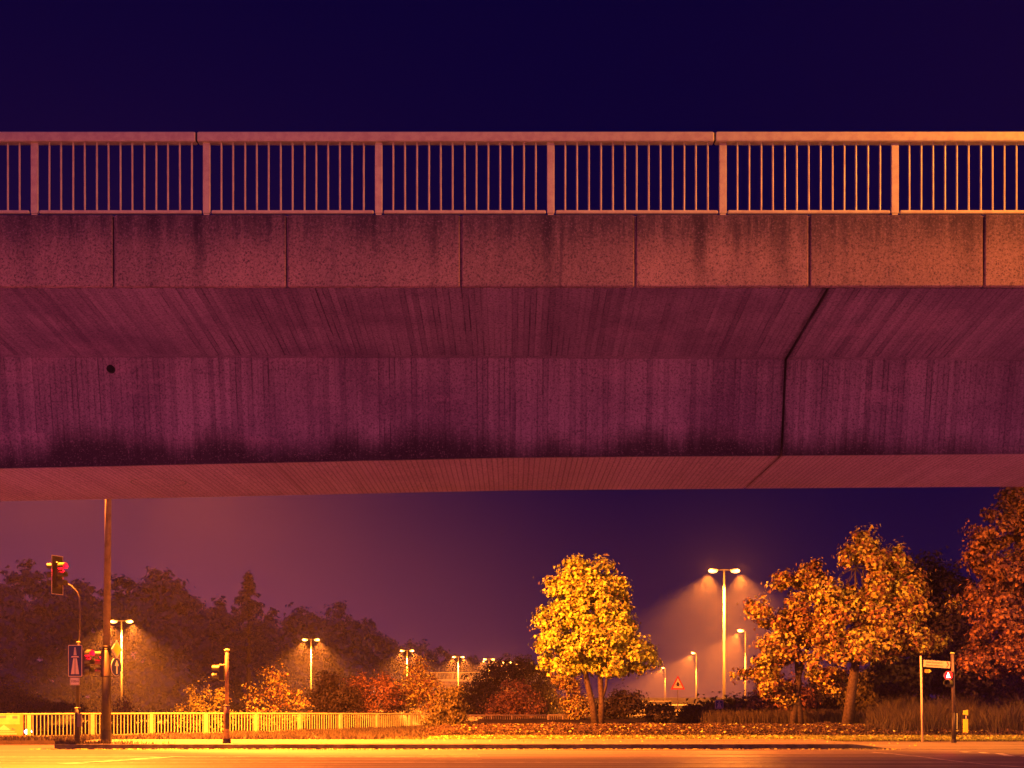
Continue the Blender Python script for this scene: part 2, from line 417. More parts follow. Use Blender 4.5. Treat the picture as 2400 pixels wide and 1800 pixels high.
vv += [(X0, 41.5, 0), (X0, 41.5, .165)]; a = len(vv)-2
ff.append((0, 1, 3, a+1)); ff.append((0, a+1, a))
kb = mesh_obj('kerb', vv, ff, M_kerb); tag(kb, 'dark kerbstone edge running along the far side of the road', 'kerb')

mk = MB()
def strip(p, q, w, z=.006):
    p = Vector(p); q = Vector(q); d = (q-p).normalized(); n = Vector((-d.y, d.x))*w/2
    mk.add([(p.x-n.x, p.y-n.y, z), (q.x-n.x, q.y-n.y, z), (q.x+n.x, q.y+n.y, z), (p.x+n.x, p.y+n.y, z)], [(0, 1, 2, 3)])
def RP(px, py): 
    Y = EYE*F/(py-HY); return ((px-CX)*Y/F, Y)
strip((-40, RP(0, 1787)[1]), (14, RP(0, 1787)[1]), .13)
strip((-15.2, RP(0, 1774.5)[1]), RP(1125, 1774.5), .22)
strip((-15.2, RP(0, 1781.5)[1]), RP(1130, 1781.5), .13)
strip(RP(150, 1791), RP(420, 1773), .5)
for a, b_ in ((980, 1120), (1550, 1640)): strip(RP(a, 1770), RP(b_, 1770), .14)
pts = [RP(*p) for p in ((2040, 1763), (2090, 1767), (2150, 1773), (2220, 1782), (2300, 1791), (2380, 1797), (2500, 1806))]
for a, b_ in zip(pts, pts[1:]): strip(a, b_, .14)
pts = [RP(*p) for p in ((2255, 1762), (2300, 1763.5), (2340, 1766), (2400, 1773), (2500, 1784))]
for a, b_ in zip(pts, pts[1:]): strip(a, (b_[0]-.35, b_[1]), .22)
o = mk.build('road_marking', M_line); o['kind'] = 'structure'

# ------------------------------------------------------------------ bridge
FY = 14.165; PXM = 200.0
br = thing('road_bridge', (0, FY, 0), 'long concrete road bridge with a pale bar railing crossing the whole picture overhead', 'bridge')
def prof(x):
    # underside line traced from left, middle and right of the picture
    zl = np.interp(x, [-8, 0, 8], [4.80, 4.97, 5.03]); wt = np.interp(x, [-8, 0, 8], [6.275, 6.262, 6.225])
    zf = 6.475
    return [(0.06, zf), (0.16, zf-.01), (16.4-FY, wt), (16.66-FY, zl), (19.3-FY, zl-.01), (19.6-FY, wt), (21.6-FY, zf), (21.75-FY, zf), (21.75-FY, 7.28), (0.06, 7.28)]
def girder(name, xs, parent):
    vv, ff = [], []
    for x in xs: vv += [(x, y, z) for y, z in prof(x)]
    n = 10
    for i in range(len(xs)-1):
        for k in range(n): ff.append((i*n+k, i*n+(k+1) % n, (i+1)*n+(k+1) % n, (i+1)*n+k))
    ff.append(tuple(range(n))); ff.append(tuple(reversed([(len(xs)-1)*n+k for k in range(n)])))
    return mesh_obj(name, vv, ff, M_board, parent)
JX = 3.715
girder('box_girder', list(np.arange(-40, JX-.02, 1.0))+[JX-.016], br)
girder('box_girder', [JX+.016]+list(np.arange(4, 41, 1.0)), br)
g = MB(); g.box((JX, 3.85, 5.75), (.3, 2.4, .9)); g.build('joint_filler', M_dark, br)
# fascia panels
fj = [266, 672, 1080, 1489, 1897, 2306]
jx = [(p-CX)/PXM for p in fj]; jx = [jx[0]-2.04*k for k in (4, 3, 2, 1)]+jx+[jx[-1]+2.04*k for k in (1, 2, 3)]
for a, b_ in zip(jx, jx[1:]):
    g = MB(); g.box(((a+b_)/2, .03, (7.325+6.485)/2), (b_-a-.022, .06, .84), bev=.012); g.build('fascia_panel', M_fascia, br)
g = MB()
for a, b_ in ((-40, jx[0]), (jx[-1], 40)): g.box(((a+b_)/2, .03, 6.905), (abs(b_-a)-.022, .06, .84))
g.box((0, .09, 6.9), (80, .05, .80)); g.build('fascia_backing', M_fascia, br)
g = MB(); g.box((0, .30, 7.30), (80, .5, .06)); g.build('kerb_beam', M_conc, br)
# drain hole with its little spout, round cover in the soffit
g = MB(); c0 = W(261, 866, 16.42); a = Vector((c0.x, 16.37-FY, c0.z))
g.tube([a, a+Vector((0, .12, 0))], .052, 16); g.build('drain_hole', M_dark, br)
rg = MB(); cx_, cy_ = W(372, 1126, 0).x, 0
Yc = 17.9; cX = WX(372, Yc); n = 40
for r0, r1, z0, z1 in ((.405, .385, 0, 0),):
    vv, ff = [], []
    for k in range(n):
        an = 2*PI*k/n
        for r in (r0, r1): vv.append((cX+r*math.cos(an), Yc-FY+r*.9*math.sin(an), 4.838))
    for k in range(n): ff.append((2*k, 2*k+1, (2*k+3) % (2*n), (2*k+2) % (2*n)))
    rg.add(vv, ff)
zz = float(np.interp(cX, [-8, 0, 8], [4.80, 4.97, 5.03]))
for v in rg.v: v.z = float(np.interp(v.x, [-8, 0, 8], [4.80, 4.97, 5.03]))-.016
rg.build('soffit_cover', M_black, br)
# railing
railing = bpy.data.objects.new('railing', None); COL.objects.link(railing); railing.parent = br
RYY = FY+.13
TZ0, TZ1 = WZ(333, RYY), WZ(311, RYY)
rj = [-40, (461-CX)*RYY/F, (1675-CX)*RYY/F, 8.44, 40]
for a, b_ in zip(rj, rj[1:]):
    g = MB(); g.box(((a+b_)/2, .16, (TZ0+TZ1)/2), (b_-a-.016, .12, TZ1-TZ0), bev=.012); g.build('handrail', M_rail, railing)
g = MB()
for p in rj[1:4]:
    g = MB(); g.box((p, .16, (TZ0+TZ1)/2), (.03, .10, TZ1-TZ0-.02)); g.build('rail_sleeve', M_dark, railing)
posts = [(79+404*k-CX)*RYY/F for k in range(-17, 24)]
vis = [p for p in posts if -9 < p < 8.6]
stuff = MB(); BZ0, BZ1 = WZ(499, RYY), WZ(491.5, RYY)
rnd = random.Random(4)
for p, q in zip(posts, posts[1:]+[posts[-1]+2.043]):
    near = p in vis
    g = MB() if near else stuff
    g.box((p, .16, (7.38+TZ0)/2+.02), (.088, .03, TZ0-7.38-.04+.04), bev=.006)
    g.box((p, .16, 7.36), (.066, .028, .07))
    if near: g.build('post', M_rail, railing)
    g = MB() if near else stuff
    g.box(((p+q)/2, .16, (BZ0+BZ1)/2), (q-p-.12, .04, BZ1-BZ0), bev=.008)
    if near: g.build('bottom_rail', M_rail, railing)
    for k in range(13):
        x = p+.172+.1408*k+rnd.uniform(-.002, .002)
        g = MB() if (-6.1 < x < 6.1) else stuff
        g.tube([(x, .16, BZ1-.006), (x+rnd.uniform(-.002, .002), .16, TZ0+.006)], .0118, 8)
        if g is not stuff: g.build('baluster', M_rail, railing)
o = stuff.build('railing_beyond', M_rail, railing); o['kind'] = 'stuff'

# ------------------------------------------------------------------ foliage
def leaves(centres, norms, size, rng, name, mat, parent, squash=.85, lobed=True, droop=.35, jit=.7):
    """one mesh of folded leaf shapes; centres Nx3, norms Nx3 = the way each leaf faces"""
    N = len(centres); centres = np.asarray(centres); norms = np.asarray(norms)
    nn = norms+rng.normal(0, jit*.7, (N, 3)); nn /= np.linalg.norm(nn, axis=1)[:, None]+1e-9
    d = rng.normal(0, .6, (N, 3)); d[:, 2] -= droop*2; d -= nn*(d*nn).sum(1)[:, None]; d /= np.linalg.norm(d, axis=1)[:, None]+1e-9
    s_ = np.cross(nn, d); sz = size*rng.uniform(.6, 1.25, N)[:, None]
    if lobed: L = [(0, 0, 0), (.52, .12, .10), (.60, .48, .12), (.26, .62, .04), (0, 1.05, -.12), (-.26, .62, .04), (-.60, .48, .12), (-.52, .12, .10)]
    else: L = [(0, 0, 0), (.36, .30, .08), (.30, .68, .05), (0, 1.0, -.1), (-.30, .68, .05), (-.36, .30, .08)]
    K = len(L); v = np.empty((N, K, 3))
    for k, (a, b_, c_) in enumerate(L): v[:, k] = centres+(s_*a*squash+d*(b_-.4)+nn*c_)*sz
    me = bpy.data.meshes.new(name); H = K//2
    fa = list(range(0, H+1)); fb = [0]+list(range(H, K)); fa = np.array(fa); fb = np.array(fb)
    loops = np.concatenate([np.arange(N)[:, None]*K+fa[None], np.arange(N)[:, None]*K+fb[None]], 1).ravel()
    me.vertices.add(N*K); me.vertices.foreach_set('co', v.ravel().astype(np.float32))
    me.loops.add(len(loops)); me.loops.foreach_set('vertex_index', loops.astype(np.int32))
    me.polygons.add(N*2); sides = np.tile([len(fa), len(fb)], N)
    me.polygons.foreach_set('loop_start', (np.cumsum(sides)-sides).astype(np.int32)); me.polygons.foreach_set('loop_total', sides.astype(np.int32))
    me.update(calc_edges=True); me.materials.append(mat)
    o = bpy.data.objects.new(name, me); COL.objects.link(o); o.parent = parent
    return o
from mathutils import noise as mnoise
def blob_points(rng, blobs, nclump, per, spread, shell=.72, gap=None, nsc=.75):
    """blobs: (x, y, z, rx, ry, rz[, weight]); clumps near each blob's surface, leaves round each clump"""
    w = np.array([(b_[3]*b_[4]+b_[3]*b_[5])*(b_[6] if len(b_) > 6 else 1) for b_ in blobs]); w = w/w.sum()
    C, D = [], []
    for b_, wi in zip(blobs, w):
        k = max(2, int(nclump*wi)); u = rng.normal(0, 1, (k, 3)); u /= np.linalg.norm(u, axis=1)[:, None]
        r = shell+(1-shell)*rng.uniform(0, 1, k)**.6; r[rng.uniform(0, 1, k) < .22] *= .7
        r *= rng.uniform(.80, 1.10, k)
        C.append(np.array(b_[:3])+u*r[:, None]*np.array(b_[3:6])); D.append(u)
    C = np.concatenate(C); D = np.concatenate(D)
    if gap is not None:
        off = Vector(rng.uniform(0, 50, 3)); kp = np.array([mnoise.noise(Vector(c)*nsc+off)+.4*mnoise.noise(Vector(c)*nsc*2.7+off) > gap for c in C]); C = C[kp]; D = D[kp]
    P, Nn = [], []
    for c_, d_ in zip(C, D):
        k = int(per*rng.uniform(.5, 1.5)); q = rng.normal(0, 1, (k, 3)); q[:, 2] *= .7
        sp_ = spread*rng.uniform(.6, 1.3)
        p = c_+q*sp_*.55; P.append(p)
        nv = q*.55+d_*.8+np.array([0, 0, .45]); Nn.append(nv)
    return np.concatenate(P), np.concatenate(Nn), C
def limbs(g, rng, start, targets, r0, bend=.25, n=5):
    for tg in targets:
        s0 = Vector(start); e = Vector(tg); L = (e-s0).length
        mid = [s0.lerp(e, k/n)+Vector((rng.normal(0, .03), rng.normal(0, .03), 0))*L*(1 if 0 < k < n else 0)+Vector((0, 0, bend*L*.25*math.sin(PI*k/n))) for k in range(n+1)]
        g.tube(mid, [r0*(1-.8*k/n) for k in range(n+1)], 6)
def tree(name, label, cat, base, blobs, nclump, per, spread, size, mat, seed, trunks, bark=None, group=None, lobed=True, nl=9, lr=.04, shell=.72, droop=.35, jit=.7, gap=None):
    """base world; blobs/trunks relative to it. trunks: list of (points, radii)"""
    rng = np.random.default_rng(seed)
    r = thing(name, base, label, cat, 0, group)
    P, Nn, C = blob_points(rng, blobs, nclump, per, spread, shell, gap)
    leaves(P, Nn, size, rng, 'crown', mat, r, lobed=lobed, droop=droop, jit=jit)
    if trunks:
        g = MB()
        for pts_, rad in trunks:
            g.tube(pts_, rad, 9)
        ends = [Vector(tr_[0][-1]) for tr_ in trunks]
        for e in ends:
            idx = rng.choice(len(C), min(nl, len(C)), replace=False)
            idx = sorted(idx, key=lambda i: (Vector(C[i])-e).length)[:max(3, nl*2//3)]
            limbs(g, rng, e, [C[i] for i in idx], lr)
        g.build('trunk', bark or M_bark, r, smooth=True)
    return r
def px_blobs(base, Y, lst, depth=.8):
    """blobs given as photo pixels (cx, cy, rx, ry[, weight]) at depth Y"""
    s_ = Y/F; out = []
    for q in lst:
        c_ = W(q[0], q[1], Y)-Vector(base); out.append((c_.x, q[5] if len(q) > 5 else 0.0, c_.z, q[2]*s_, q[2]*s_*depth, q[3]*s_, q[4] if len(q) > 4 else 1))
    return out
def px_path(base, Y, lst):
    return [W(p[0], p[1], Y)-Vector(base) for p in lst]

L_gold = leaf_mat('golden_maple_leaves', [(.40, .52, .07), (.56, .78, .10), (.20, .12, .05), (.46, .60, .07), (.58, .80, .10), (.24, .18, .05)], .12, .9, 1)
L_rust = leaf_mat('rust_maple_leaves', [(.30, .18, .08), (.60, .70, .12), (.10, .05, .05), (.20, .10, .06), (.56, .56, .10), (.14, .06, .05)], .12, .8, 5)
L_red = leaf_mat('red_oak_leaves', [(.11, .045, .07), (.05, .025, .045), (.34, .18, .08), (.08, .035, .06)], .15, .8, 9)
L_olive = leaf_mat('olive_leaves', [(.08, .085, .035), (.16, .15, .05), (.04, .04, .03), (.12, .11, .04)], .25, 1.2, 3)
L_dark = leaf_mat('dark_leaves', [(.03, .027, .03), (.05, .04, .035), (.02, .018, .025), (.04, .032, .03)], .15, .8, 2)
L_yelbush = leaf_mat('yellow_bush_leaves', [(.45, .52, .10), (.34, .30, .07), (.54, .62, .14), (.20, .12, .06)], .35, 1.1, 7)
L_far = leaf_mat('far_tree_leaves', [(.006, .010, .19), (.010, .014, .24), (.004, .008, .15), (.008, .012, .20)], .05, .2, 2)  # blue of the distant haze put into the leaf colour

# central golden maple
Y = 55.0; B = W(1402, 1696, Y); B.z = hz(B.x, Y)-.02
blobs = px_blobs(B, Y, [(1345, 1345, 30, 40, 1.3), (1405, 1350, 28, 36, 1.2), (1374, 1352, 34, 36, 1.1), (1343, 1316, 9, 20, 2.2), (1404, 1326, 9, 18, 2.2), (1375, 1360, 14, 26, 1.6), (1456, 1375, 12, 20, 1.8), (1295, 1385, 12, 22, 1.8), (1328, 1400, 52, 52, 1.1), (1425, 1405, 52, 52, 1.1), (1375, 1430, 78, 70, 1), (1318, 1470, 62, 66, 1), (1440, 1472, 66, 66, 1),
    (1300, 1522, 52, 46, 1), (1478, 1520, 64, 50, 1), (1395, 1520, 92, 56, 1), (1325, 1562, 40, 24, 1.2), (1430, 1555, 72, 30, 1), (1498, 1545, 42, 26, 1.2)])
tree('maple_tree', 'dense golden maple tree alone on the verge, lit yellow, egg-shaped crown on two trunks', 'tree', B, blobs, 620, 54, .34, .14, L_gold, 11,
     [(px_path(B, Y, [(1396, 1699), (1388, 1650), (1376, 1600), (1362, 1530), (1352, 1450)]), [.20, .15, .13, .09, .05]),
      (px_path(B, Y, [(1408, 1699), (1410, 1650), (1407, 1595), (1405, 1520), (1400, 1440)]), [.17, .13, .12, .09, .05]),
      (px_path(B, Y, [(1411, 1640), (1420, 1610), (1424, 1570), (1440, 1520)]), [.07, .06, .05, .03])], nl=10, lr=.035, gap=-.33)
# double-trunk maple
Y = 53.0; B = W(1866, 1697, Y); B.z = hz(B.x, Y)-.02
blobs = px_blobs(B, Y, [(1790, 1425, 42, 34, 1.1), (1842, 1380, 34, 46, 1.1), (1880, 1370, 30, 44, 1.1), (1910, 1360, 24, 50, 1.1), (1815, 1465, 66, 46), (1885, 1450, 70, 60), (1770, 1540, 40, 22, 1.3), (1800, 1520, 64, 36), (1855, 1515, 76, 44),
    (1930, 1500, 56, 60), (1775, 1578, 50, 16, 1.3), (1810, 1606, 40, 16, 1.3), (1838, 1630, 22, 14, 1.3), (1935, 1575, 46, 24), (1955, 1608, 26, 10, 1.3)])
tree('maple_tree', 'wide orange maple with two crossing dark trunks right of the tall twin lamp', 'tree', B, blobs, 760, 46, .32, .145, L_rust, 12,
     [(px_path(B, Y, [(1858, 1699), (1864, 1650), (1872, 1600), (1866, 1540), (1860, 1470)]), [.17, .15, .14, .08, .04]),
      (px_path(B, Y, [(1877, 1699), (1871, 1645), (1868, 1600), (1882, 1550), (1898, 1505)]), [.16, .14, .13, .10, .06])], nl=14, lr=.03, gap=-.09)
# taller leaning maple
Y = 50.0; B = W(1988, 1700, Y); B.z = hz(B.x, Y)-.02
blobs = px_blobs(B, Y, [(2022, 1285, 26, 46, 1.2), (1995, 1310, 22, 36, 1.2), (2050, 1315, 34, 30, 1.2), (2110, 1310, 18, 44, 1.1), (2010, 1370, 44, 50), (1950, 1390, 48, 52), (2075, 1375, 46, 46), (2130, 1385, 42, 46), (1990, 1450, 70, 62), (2080, 1450, 74, 56), (2170, 1430, 50, 30, 1.1),
    (2215, 1424, 26, 16, 1.3), (1950, 1500, 50, 46), (2035, 1510, 70, 44), (2120, 1490, 62, 42), (2160, 1510, 48, 22, 1.2), (2200, 1498, 22, 14, 1.2), (1925, 1560, 34, 26), (2000, 1545, 60, 24)])
tree('maple_tree', 'tallest orange maple, one thick leaning trunk, left of the cream finger sign', 'tree', B, blobs, 900, 46, .32, .145, L_rust, 13,
     [(px_path(B, Y, [(1985, 1703), (1993, 1640), (2000, 1590), (2008, 1540), (2014, 1480), (2006, 1400), (2004, 1330)]), [.24, .20, .19, .17, .11, .05, .03]),
      (px_path(B, Y, [(2012, 1500), (2028, 1440), (2024, 1370), (2022, 1300)]), [.09, .06, .04, .02])], nl=14, lr=.022, gap=-.09)
# big red tree at the right edge
Y = 48.0; B = Vector((WX(2440, Y), Y, 0)); B.z = hz(B.x, Y)-.02
blobs = px_blobs(B, Y, [(2375, 1170, 22, 34, 1.3), (2335, 1200, 26, 22, 1.2), (2420, 1180, 50, 60), (2330, 1240, 60, 40, 1), (2400, 1260, 90, 70), (2310, 1310, 50, 50), (2380, 1350, 80, 60), (2440, 1380, 90, 80), (2300, 1390, 44, 40), (2350, 1440, 80, 50), (2430, 1480, 90, 70), (2290, 1470, 38, 44, .8), (2330, 1540, 70, 40, .8), (2410, 1570, 80, 50, .7), (2460, 1280, 90, 120, .6)], .9)
tree('oak_tree', 'tall red-leaved tree cut off by the right edge of the picture', 'tree', B, blobs, 820, 44, .38, .145, L_red, 14,
     [([(0, 0, -.1), (.05, 0, 2.0), (-.1, 0, 4.5), (-.3, 0, 7.5)], [.30, .24, .18, .08])], nl=14, lr=.06, gap=-.05)
# woodland tree masses on the right, one by one
wood = [(2085, 1420, 60, 110, 62, 'L_dark'), (2170, 1380, 50, 90, 64, 'L_dark'), (2235, 1450, 60, 120, 62, 'L_dark'), (2130, 1560, 90, 70, 58, 'L_olive'), (2270, 1560, 60, 70, 57, 'L_dark'), (2370, 1560, 80, 90, 60, 'L_red'),
        (1960, 1620, 60, 50, 66, 'L_dark'), (2050, 1615, 60, 44, 60, 'L_olive')]
wl = ['dark tree rising behind the tallest orange maple', 'dark tree with a few lit leaves at its tip, left of the right-edge red tree', 'dark tree behind the red pedestrian light and finger sign',
      'low olive shrub under the tallest maple, left of the finger sign pole', 'dark red-lit bush directly behind the red pedestrian light', 'dark bush at the right edge under the red tree',
      'dark shrub between the double-trunk maple and the leaning maple', 'olive shrub right of the leaning maple trunk']
for k, (x_, y_, rx, ry, Y, mt) in enumerate(wood):
    B = Vector((WX(x_, Y), Y, 0)); B.z = hz(B.x, Y)-.02
    bl = px_blobs(B, Y, [(x_, y_, rx, ry), (x_-rx*.4, y_+ry*.5, rx*.8, ry*.7), (x_+rx*.4, y_+ry*.4, rx*.8, ry*.7)], .9)
    bz = WZ(y_, Y)-B.z
    tree('bush' if k > 2 else 'woodland_tree', wl[k], 'bush' if k > 2 else 'tree', B, bl, 200, 34, .5, .17, globals()[mt], 30+k,
         [([(0, 0, -.1), (.1, 0, bz*.5), (-.05, 0, bz)], [.16, .12, .05])], nl=8)

# bushes behind and beside the left fence
def bush(label, x_, Y, blobs_px, mat, seed, nclump, per=30, spread=.3, size=.11, lobed=False, name='bush', bark=True, shell=.6, group=None):
    B = Vector((WX(x_, Y), Y, 0)); B.z = hz(B.x, Y)-.02
    bl = px_blobs(B, Y, blobs_px, .8)
    top = max(b_[2]+b_[5]*.6 for b_ in bl); stems = []
    rg_ = random.Random(seed); w_ = max(abs(b_[0])+b_[3] for b_ in bl)*.55
    for k in range(5):
        a = rg_.uniform(-1, 1)*w_; stems.append(([(a*.15, 0, -.05), (a*.5, rg_.uniform(-.2, .2), top*.5), (a, rg_.uniform(-.3, .3), top*rg_.uniform(.7, 1.0))], [.035, .022, .008]))
    return tree(name, label, 'bush', B, bl, nclump, per, spread, size, mat, seed, stems, nl=4, lr=.014, lobed=lobed, shell=shell, group=group, jit=.9)
bush('yellow-leaved bush behind the fence, left of the lone pedestrian signal pole', 480, 54, [(470, 1655, 42, 40), (455, 1625, 24, 26), (498, 1640, 34, 30), (520, 1630, 18, 26), (440, 1690, 40, 34), (520, 1690, 44, 36), (415, 1665, 16, 14), (480, 1605, 10, 16)], L_yelbush, 51, 130, 15, .24, .12, shell=.3)
bush('spiky orange-leaved bush behind the fence, right of the lone pedestrian signal pole', 640, 57, [(645, 1625, 46, 44), (640, 1590, 30, 34), (600, 1650, 40, 40), (690, 1640, 36, 40), (640, 1680, 80, 40), (615, 1580, 10, 20), (662, 1575, 10, 18), (585, 1610, 14, 18), (720, 1650, 18, 22)], L_rust, 52, 180, 15, .28, .13, shell=.3)
bush('dark tall shrub right of the spiky orange bush', 760, 61, [(770, 1610, 34, 42), (800, 1640, 50, 50), (745, 1650, 24, 44)], L_dark, 53, 170, 30, .35, .13)
bush('dull red shrub mass behind the middle of the fence', 850, 62, [(850, 1625, 50, 44), (890, 1640, 56, 50), (820, 1660, 50, 40), (900, 1600, 26, 20)], L_red, 54, 220, 30, .35, .12)
bush('orange-tinged shrub behind the right part of the fence', 940, 64, [(940, 1640, 44, 40), (965, 1600, 30, 44), (985, 1570, 14, 40), (1000, 1630, 44, 60)], L_rust, 55, 220, 28, .33, .12)
bush('olive green shrub standing at the right end of the lit fence', 1050, 51, [(1045, 1660, 36, 50), (1070, 1640, 26, 40), (1025, 1690, 34, 40), (1075, 1695, 30, 34), (1050, 1710, 36, 26)], L_olive, 56, 240, 30, .26, .10)
bush('dark evergreen shrub below the distant lit viaduct railing', 1140, 78, [(1150, 1600, 44, 44), (1110, 1630, 40, 50), (1180, 1580, 36, 34), (1140, 1655, 60, 40)], L_dark, 57, 200, 34, .45, .16)
bush('dark red shrub behind the low dark fence', 1200, 74, [(1205, 1630, 48, 36), (1180, 1660, 50, 30), (1240, 1655, 40, 34)], L_red, 58, 200, 34, .4, .14)
bush('tall grey-green shrub left of the golden maple', 1265, 80, [(1240, 1590, 44, 50), (1275, 1620, 36, 50), (1290, 1660, 34, 34), (1215, 1570, 30, 30)], L_olive, 59, 200, 32, .45, .15)
bush('orange shrub with hanging leaves just behind the golden maple trunks', 1340, 66, [(1335, 1620, 26, 40), (1355, 1660, 30, 36), (1320, 1590, 20, 26)], L_rust, 60, 150, 28, .35, .13)
bush('small hazy pale shrub right of the golden maple trunks', 1465, 68, [(1470, 1650, 44, 34), (1430, 1665, 30, 26)], L_dark, 61, 120, 30, .45, .16)
bush('low dark bush left of the triangular warning sign', 1545, 58, [(1545, 1675, 34, 20), (1530, 1660, 14, 12), (1565, 1665, 18, 12)], L_dark, 62, 120, 26, .22, .12, lobed=True)
bush('low dark bush right of the triangular warning sign', 1614, 59, [(1614, 1672, 20, 16), (1620, 1662, 12, 10), (1605, 1682, 18, 10)], L_dark, 63, 70, 26, .2, .12, lobed=True)
bush('hazy rounded shrub behind the small blue motorway sign', 1690, 63, [(1690, 1668, 34, 14), (1660, 1676, 40, 12), (1730, 1672, 40, 16)], L_olive, 64, 160, 26, .7, .26)
bush('hazy reddish shrub behind the double-trunk maple', 1800, 62, [(1800, 1650, 60, 34), (1850, 1640, 50, 46), (1760, 1665, 40, 22)], L_red, 65, 160, 26, .6, .22)
bush('small bush behind the fence at the foot of the left twin lamp', 285, 58, [(290, 1655, 20, 18), (280, 1680, 34, 20)], L_rust, 66, 70, 20, .25, .11)
bush('pale hazy bush above the fence at the left edge', 30, 82, [(25, 1635, 50, 36), (80, 1655, 30, 22)], L_olive, 67, 150, 26, .5, .17)
bush('low dark bush behind the fence near the left edge', 110, 70, [(110, 1655, 60, 10), (60, 1662, 40, 10), (160, 1660, 40, 9)], L_dark, 68, 120, 24, .3, .13)

bush('low dark scrub added to darken the gaps in the left part of the fence', 250, 78, [(180, 1690, 70, 26), (270, 1695, 80, 24), (360, 1695, 80, 26), (120, 1700, 60, 22)], L_dark, 69, 260, 30, .4, .13)  # added to cover the brightly lit ground beyond the fence
bush('low dark scrub added to darken the fence gaps behind the lone pedestrian signal pole', 520, 80, [(440, 1695, 70, 28), (540, 1690, 80, 30), (640, 1695, 80, 28), (740, 1690, 70, 28)], L_dark, 70, 260, 30, .4, .13)  # second added scrub, keeps lit ground out of the bar gaps
# distant tree line on the left, each its own tree
far = [(-60, 1395, 90, 90, 150), (60, 1405, 80, 80, 160), (180, 1415, 80, 70, 170), (300, 1410, 70, 62, 165), (375, 1400, 62, 62, 150), (450, 1450, 60, 55, 170), (520, 1470, 60, 60, 175), (640, 1490, 60, 62, 185), (705, 1475, 50, 58, 190), (790, 1475, 62, 62, 195),
       (850, 1510, 50, 55, 205), (910, 1540, 50, 48, 220), (970, 1555, 50, 50, 235), (1030, 1560, 50, 48, 250), (1090, 1575, 50, 35, 285), (1160, 1580, 50, 34, 300), (1230, 1585, 56, 36, 300)]
far_labels = ['hazy dark tree at the very left edge of the picture', 'hazy dark tree at the left, behind the curved-arm signal head', 'hazy dark tree between the curved-arm signal head and the tall mast', 'hazy dark tree rising right of the tall mast, above the nearest twin lamp',
    'tallest rounded hazy tree between the tall mast and the pointed conifer', 'lower hazy tree left of the pointed conifer', 'hazy tree directly left of the pointed conifer, above the lone pedestrian signal pole', 'hazy rounded tree directly right of the pointed conifer',
    'hazy tree behind the second twin lamp from the left', 'broad hazy tree right of the second twin lamp', 'hazy tree where the tree line steps down, left of the third twin lamp', 'low hazy tree behind the third twin lamp from the left', 'low hazy tree between the third twin lamp and the lit viaduct railing',
    'low hazy tree behind the left end of the lit viaduct railing', 'very faint low tree behind the right end of the lit viaduct railing', 'very faint low tree behind the farthest twin lamps', 'very faint low tree right of the farthest twin lamps, left of the golden maple']
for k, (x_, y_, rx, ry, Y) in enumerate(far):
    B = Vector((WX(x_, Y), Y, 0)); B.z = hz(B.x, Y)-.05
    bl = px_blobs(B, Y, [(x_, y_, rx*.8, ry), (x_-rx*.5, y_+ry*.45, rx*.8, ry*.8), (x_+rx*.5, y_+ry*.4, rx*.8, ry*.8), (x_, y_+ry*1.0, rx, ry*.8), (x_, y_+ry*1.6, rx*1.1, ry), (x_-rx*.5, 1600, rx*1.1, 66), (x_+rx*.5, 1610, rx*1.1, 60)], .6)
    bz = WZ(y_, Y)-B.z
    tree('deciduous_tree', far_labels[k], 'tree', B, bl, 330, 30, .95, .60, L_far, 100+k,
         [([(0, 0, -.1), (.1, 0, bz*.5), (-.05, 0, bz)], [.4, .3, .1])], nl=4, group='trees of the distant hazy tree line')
# conifer
Y = 165; x_ = 583; B = Vector((WX(x_, Y), Y, 0)); B.z = hz(B.x, Y)-.05; s_ = Y/F
rng = np.random.default_rng(5); r = thing('conifer_tree', B, 'pointed dark conifer standing above the distant tree line', 'tree')
P, Nn = [], []; Ht = WZ(1345, Y)-B.z
for k in range(90):
    f_ = (k/90)**.9; z = Ht*(.35+.65*f_); R_ = (1-f_)*5.6+.25; a = rng.uniform(0, 2*PI); R_ *= rng.uniform(.7, 1.15)
    q = np.linspace(0, 1, 36)
    p = np.stack([math.cos(a)*R_*q, math.sin(a)*R_*q, z-.9*q*q*R_*.22+.5*np.maximum(0, q-.8)], 1)+rng.normal(0, .16, (36, 3)); P.append(p); Nn.append(np.tile([0, 0, 1.0], (36, 1)))
leaves(np.concatenate(P), np.concatenate(Nn), .55, rng, 'crown', L_far, r, lobed=False)
g = MB(); g.tube([(0, 0, -.1), (0, 0, Ht)], [.35, .04], 8); g.build('trunk', M_bark, r)

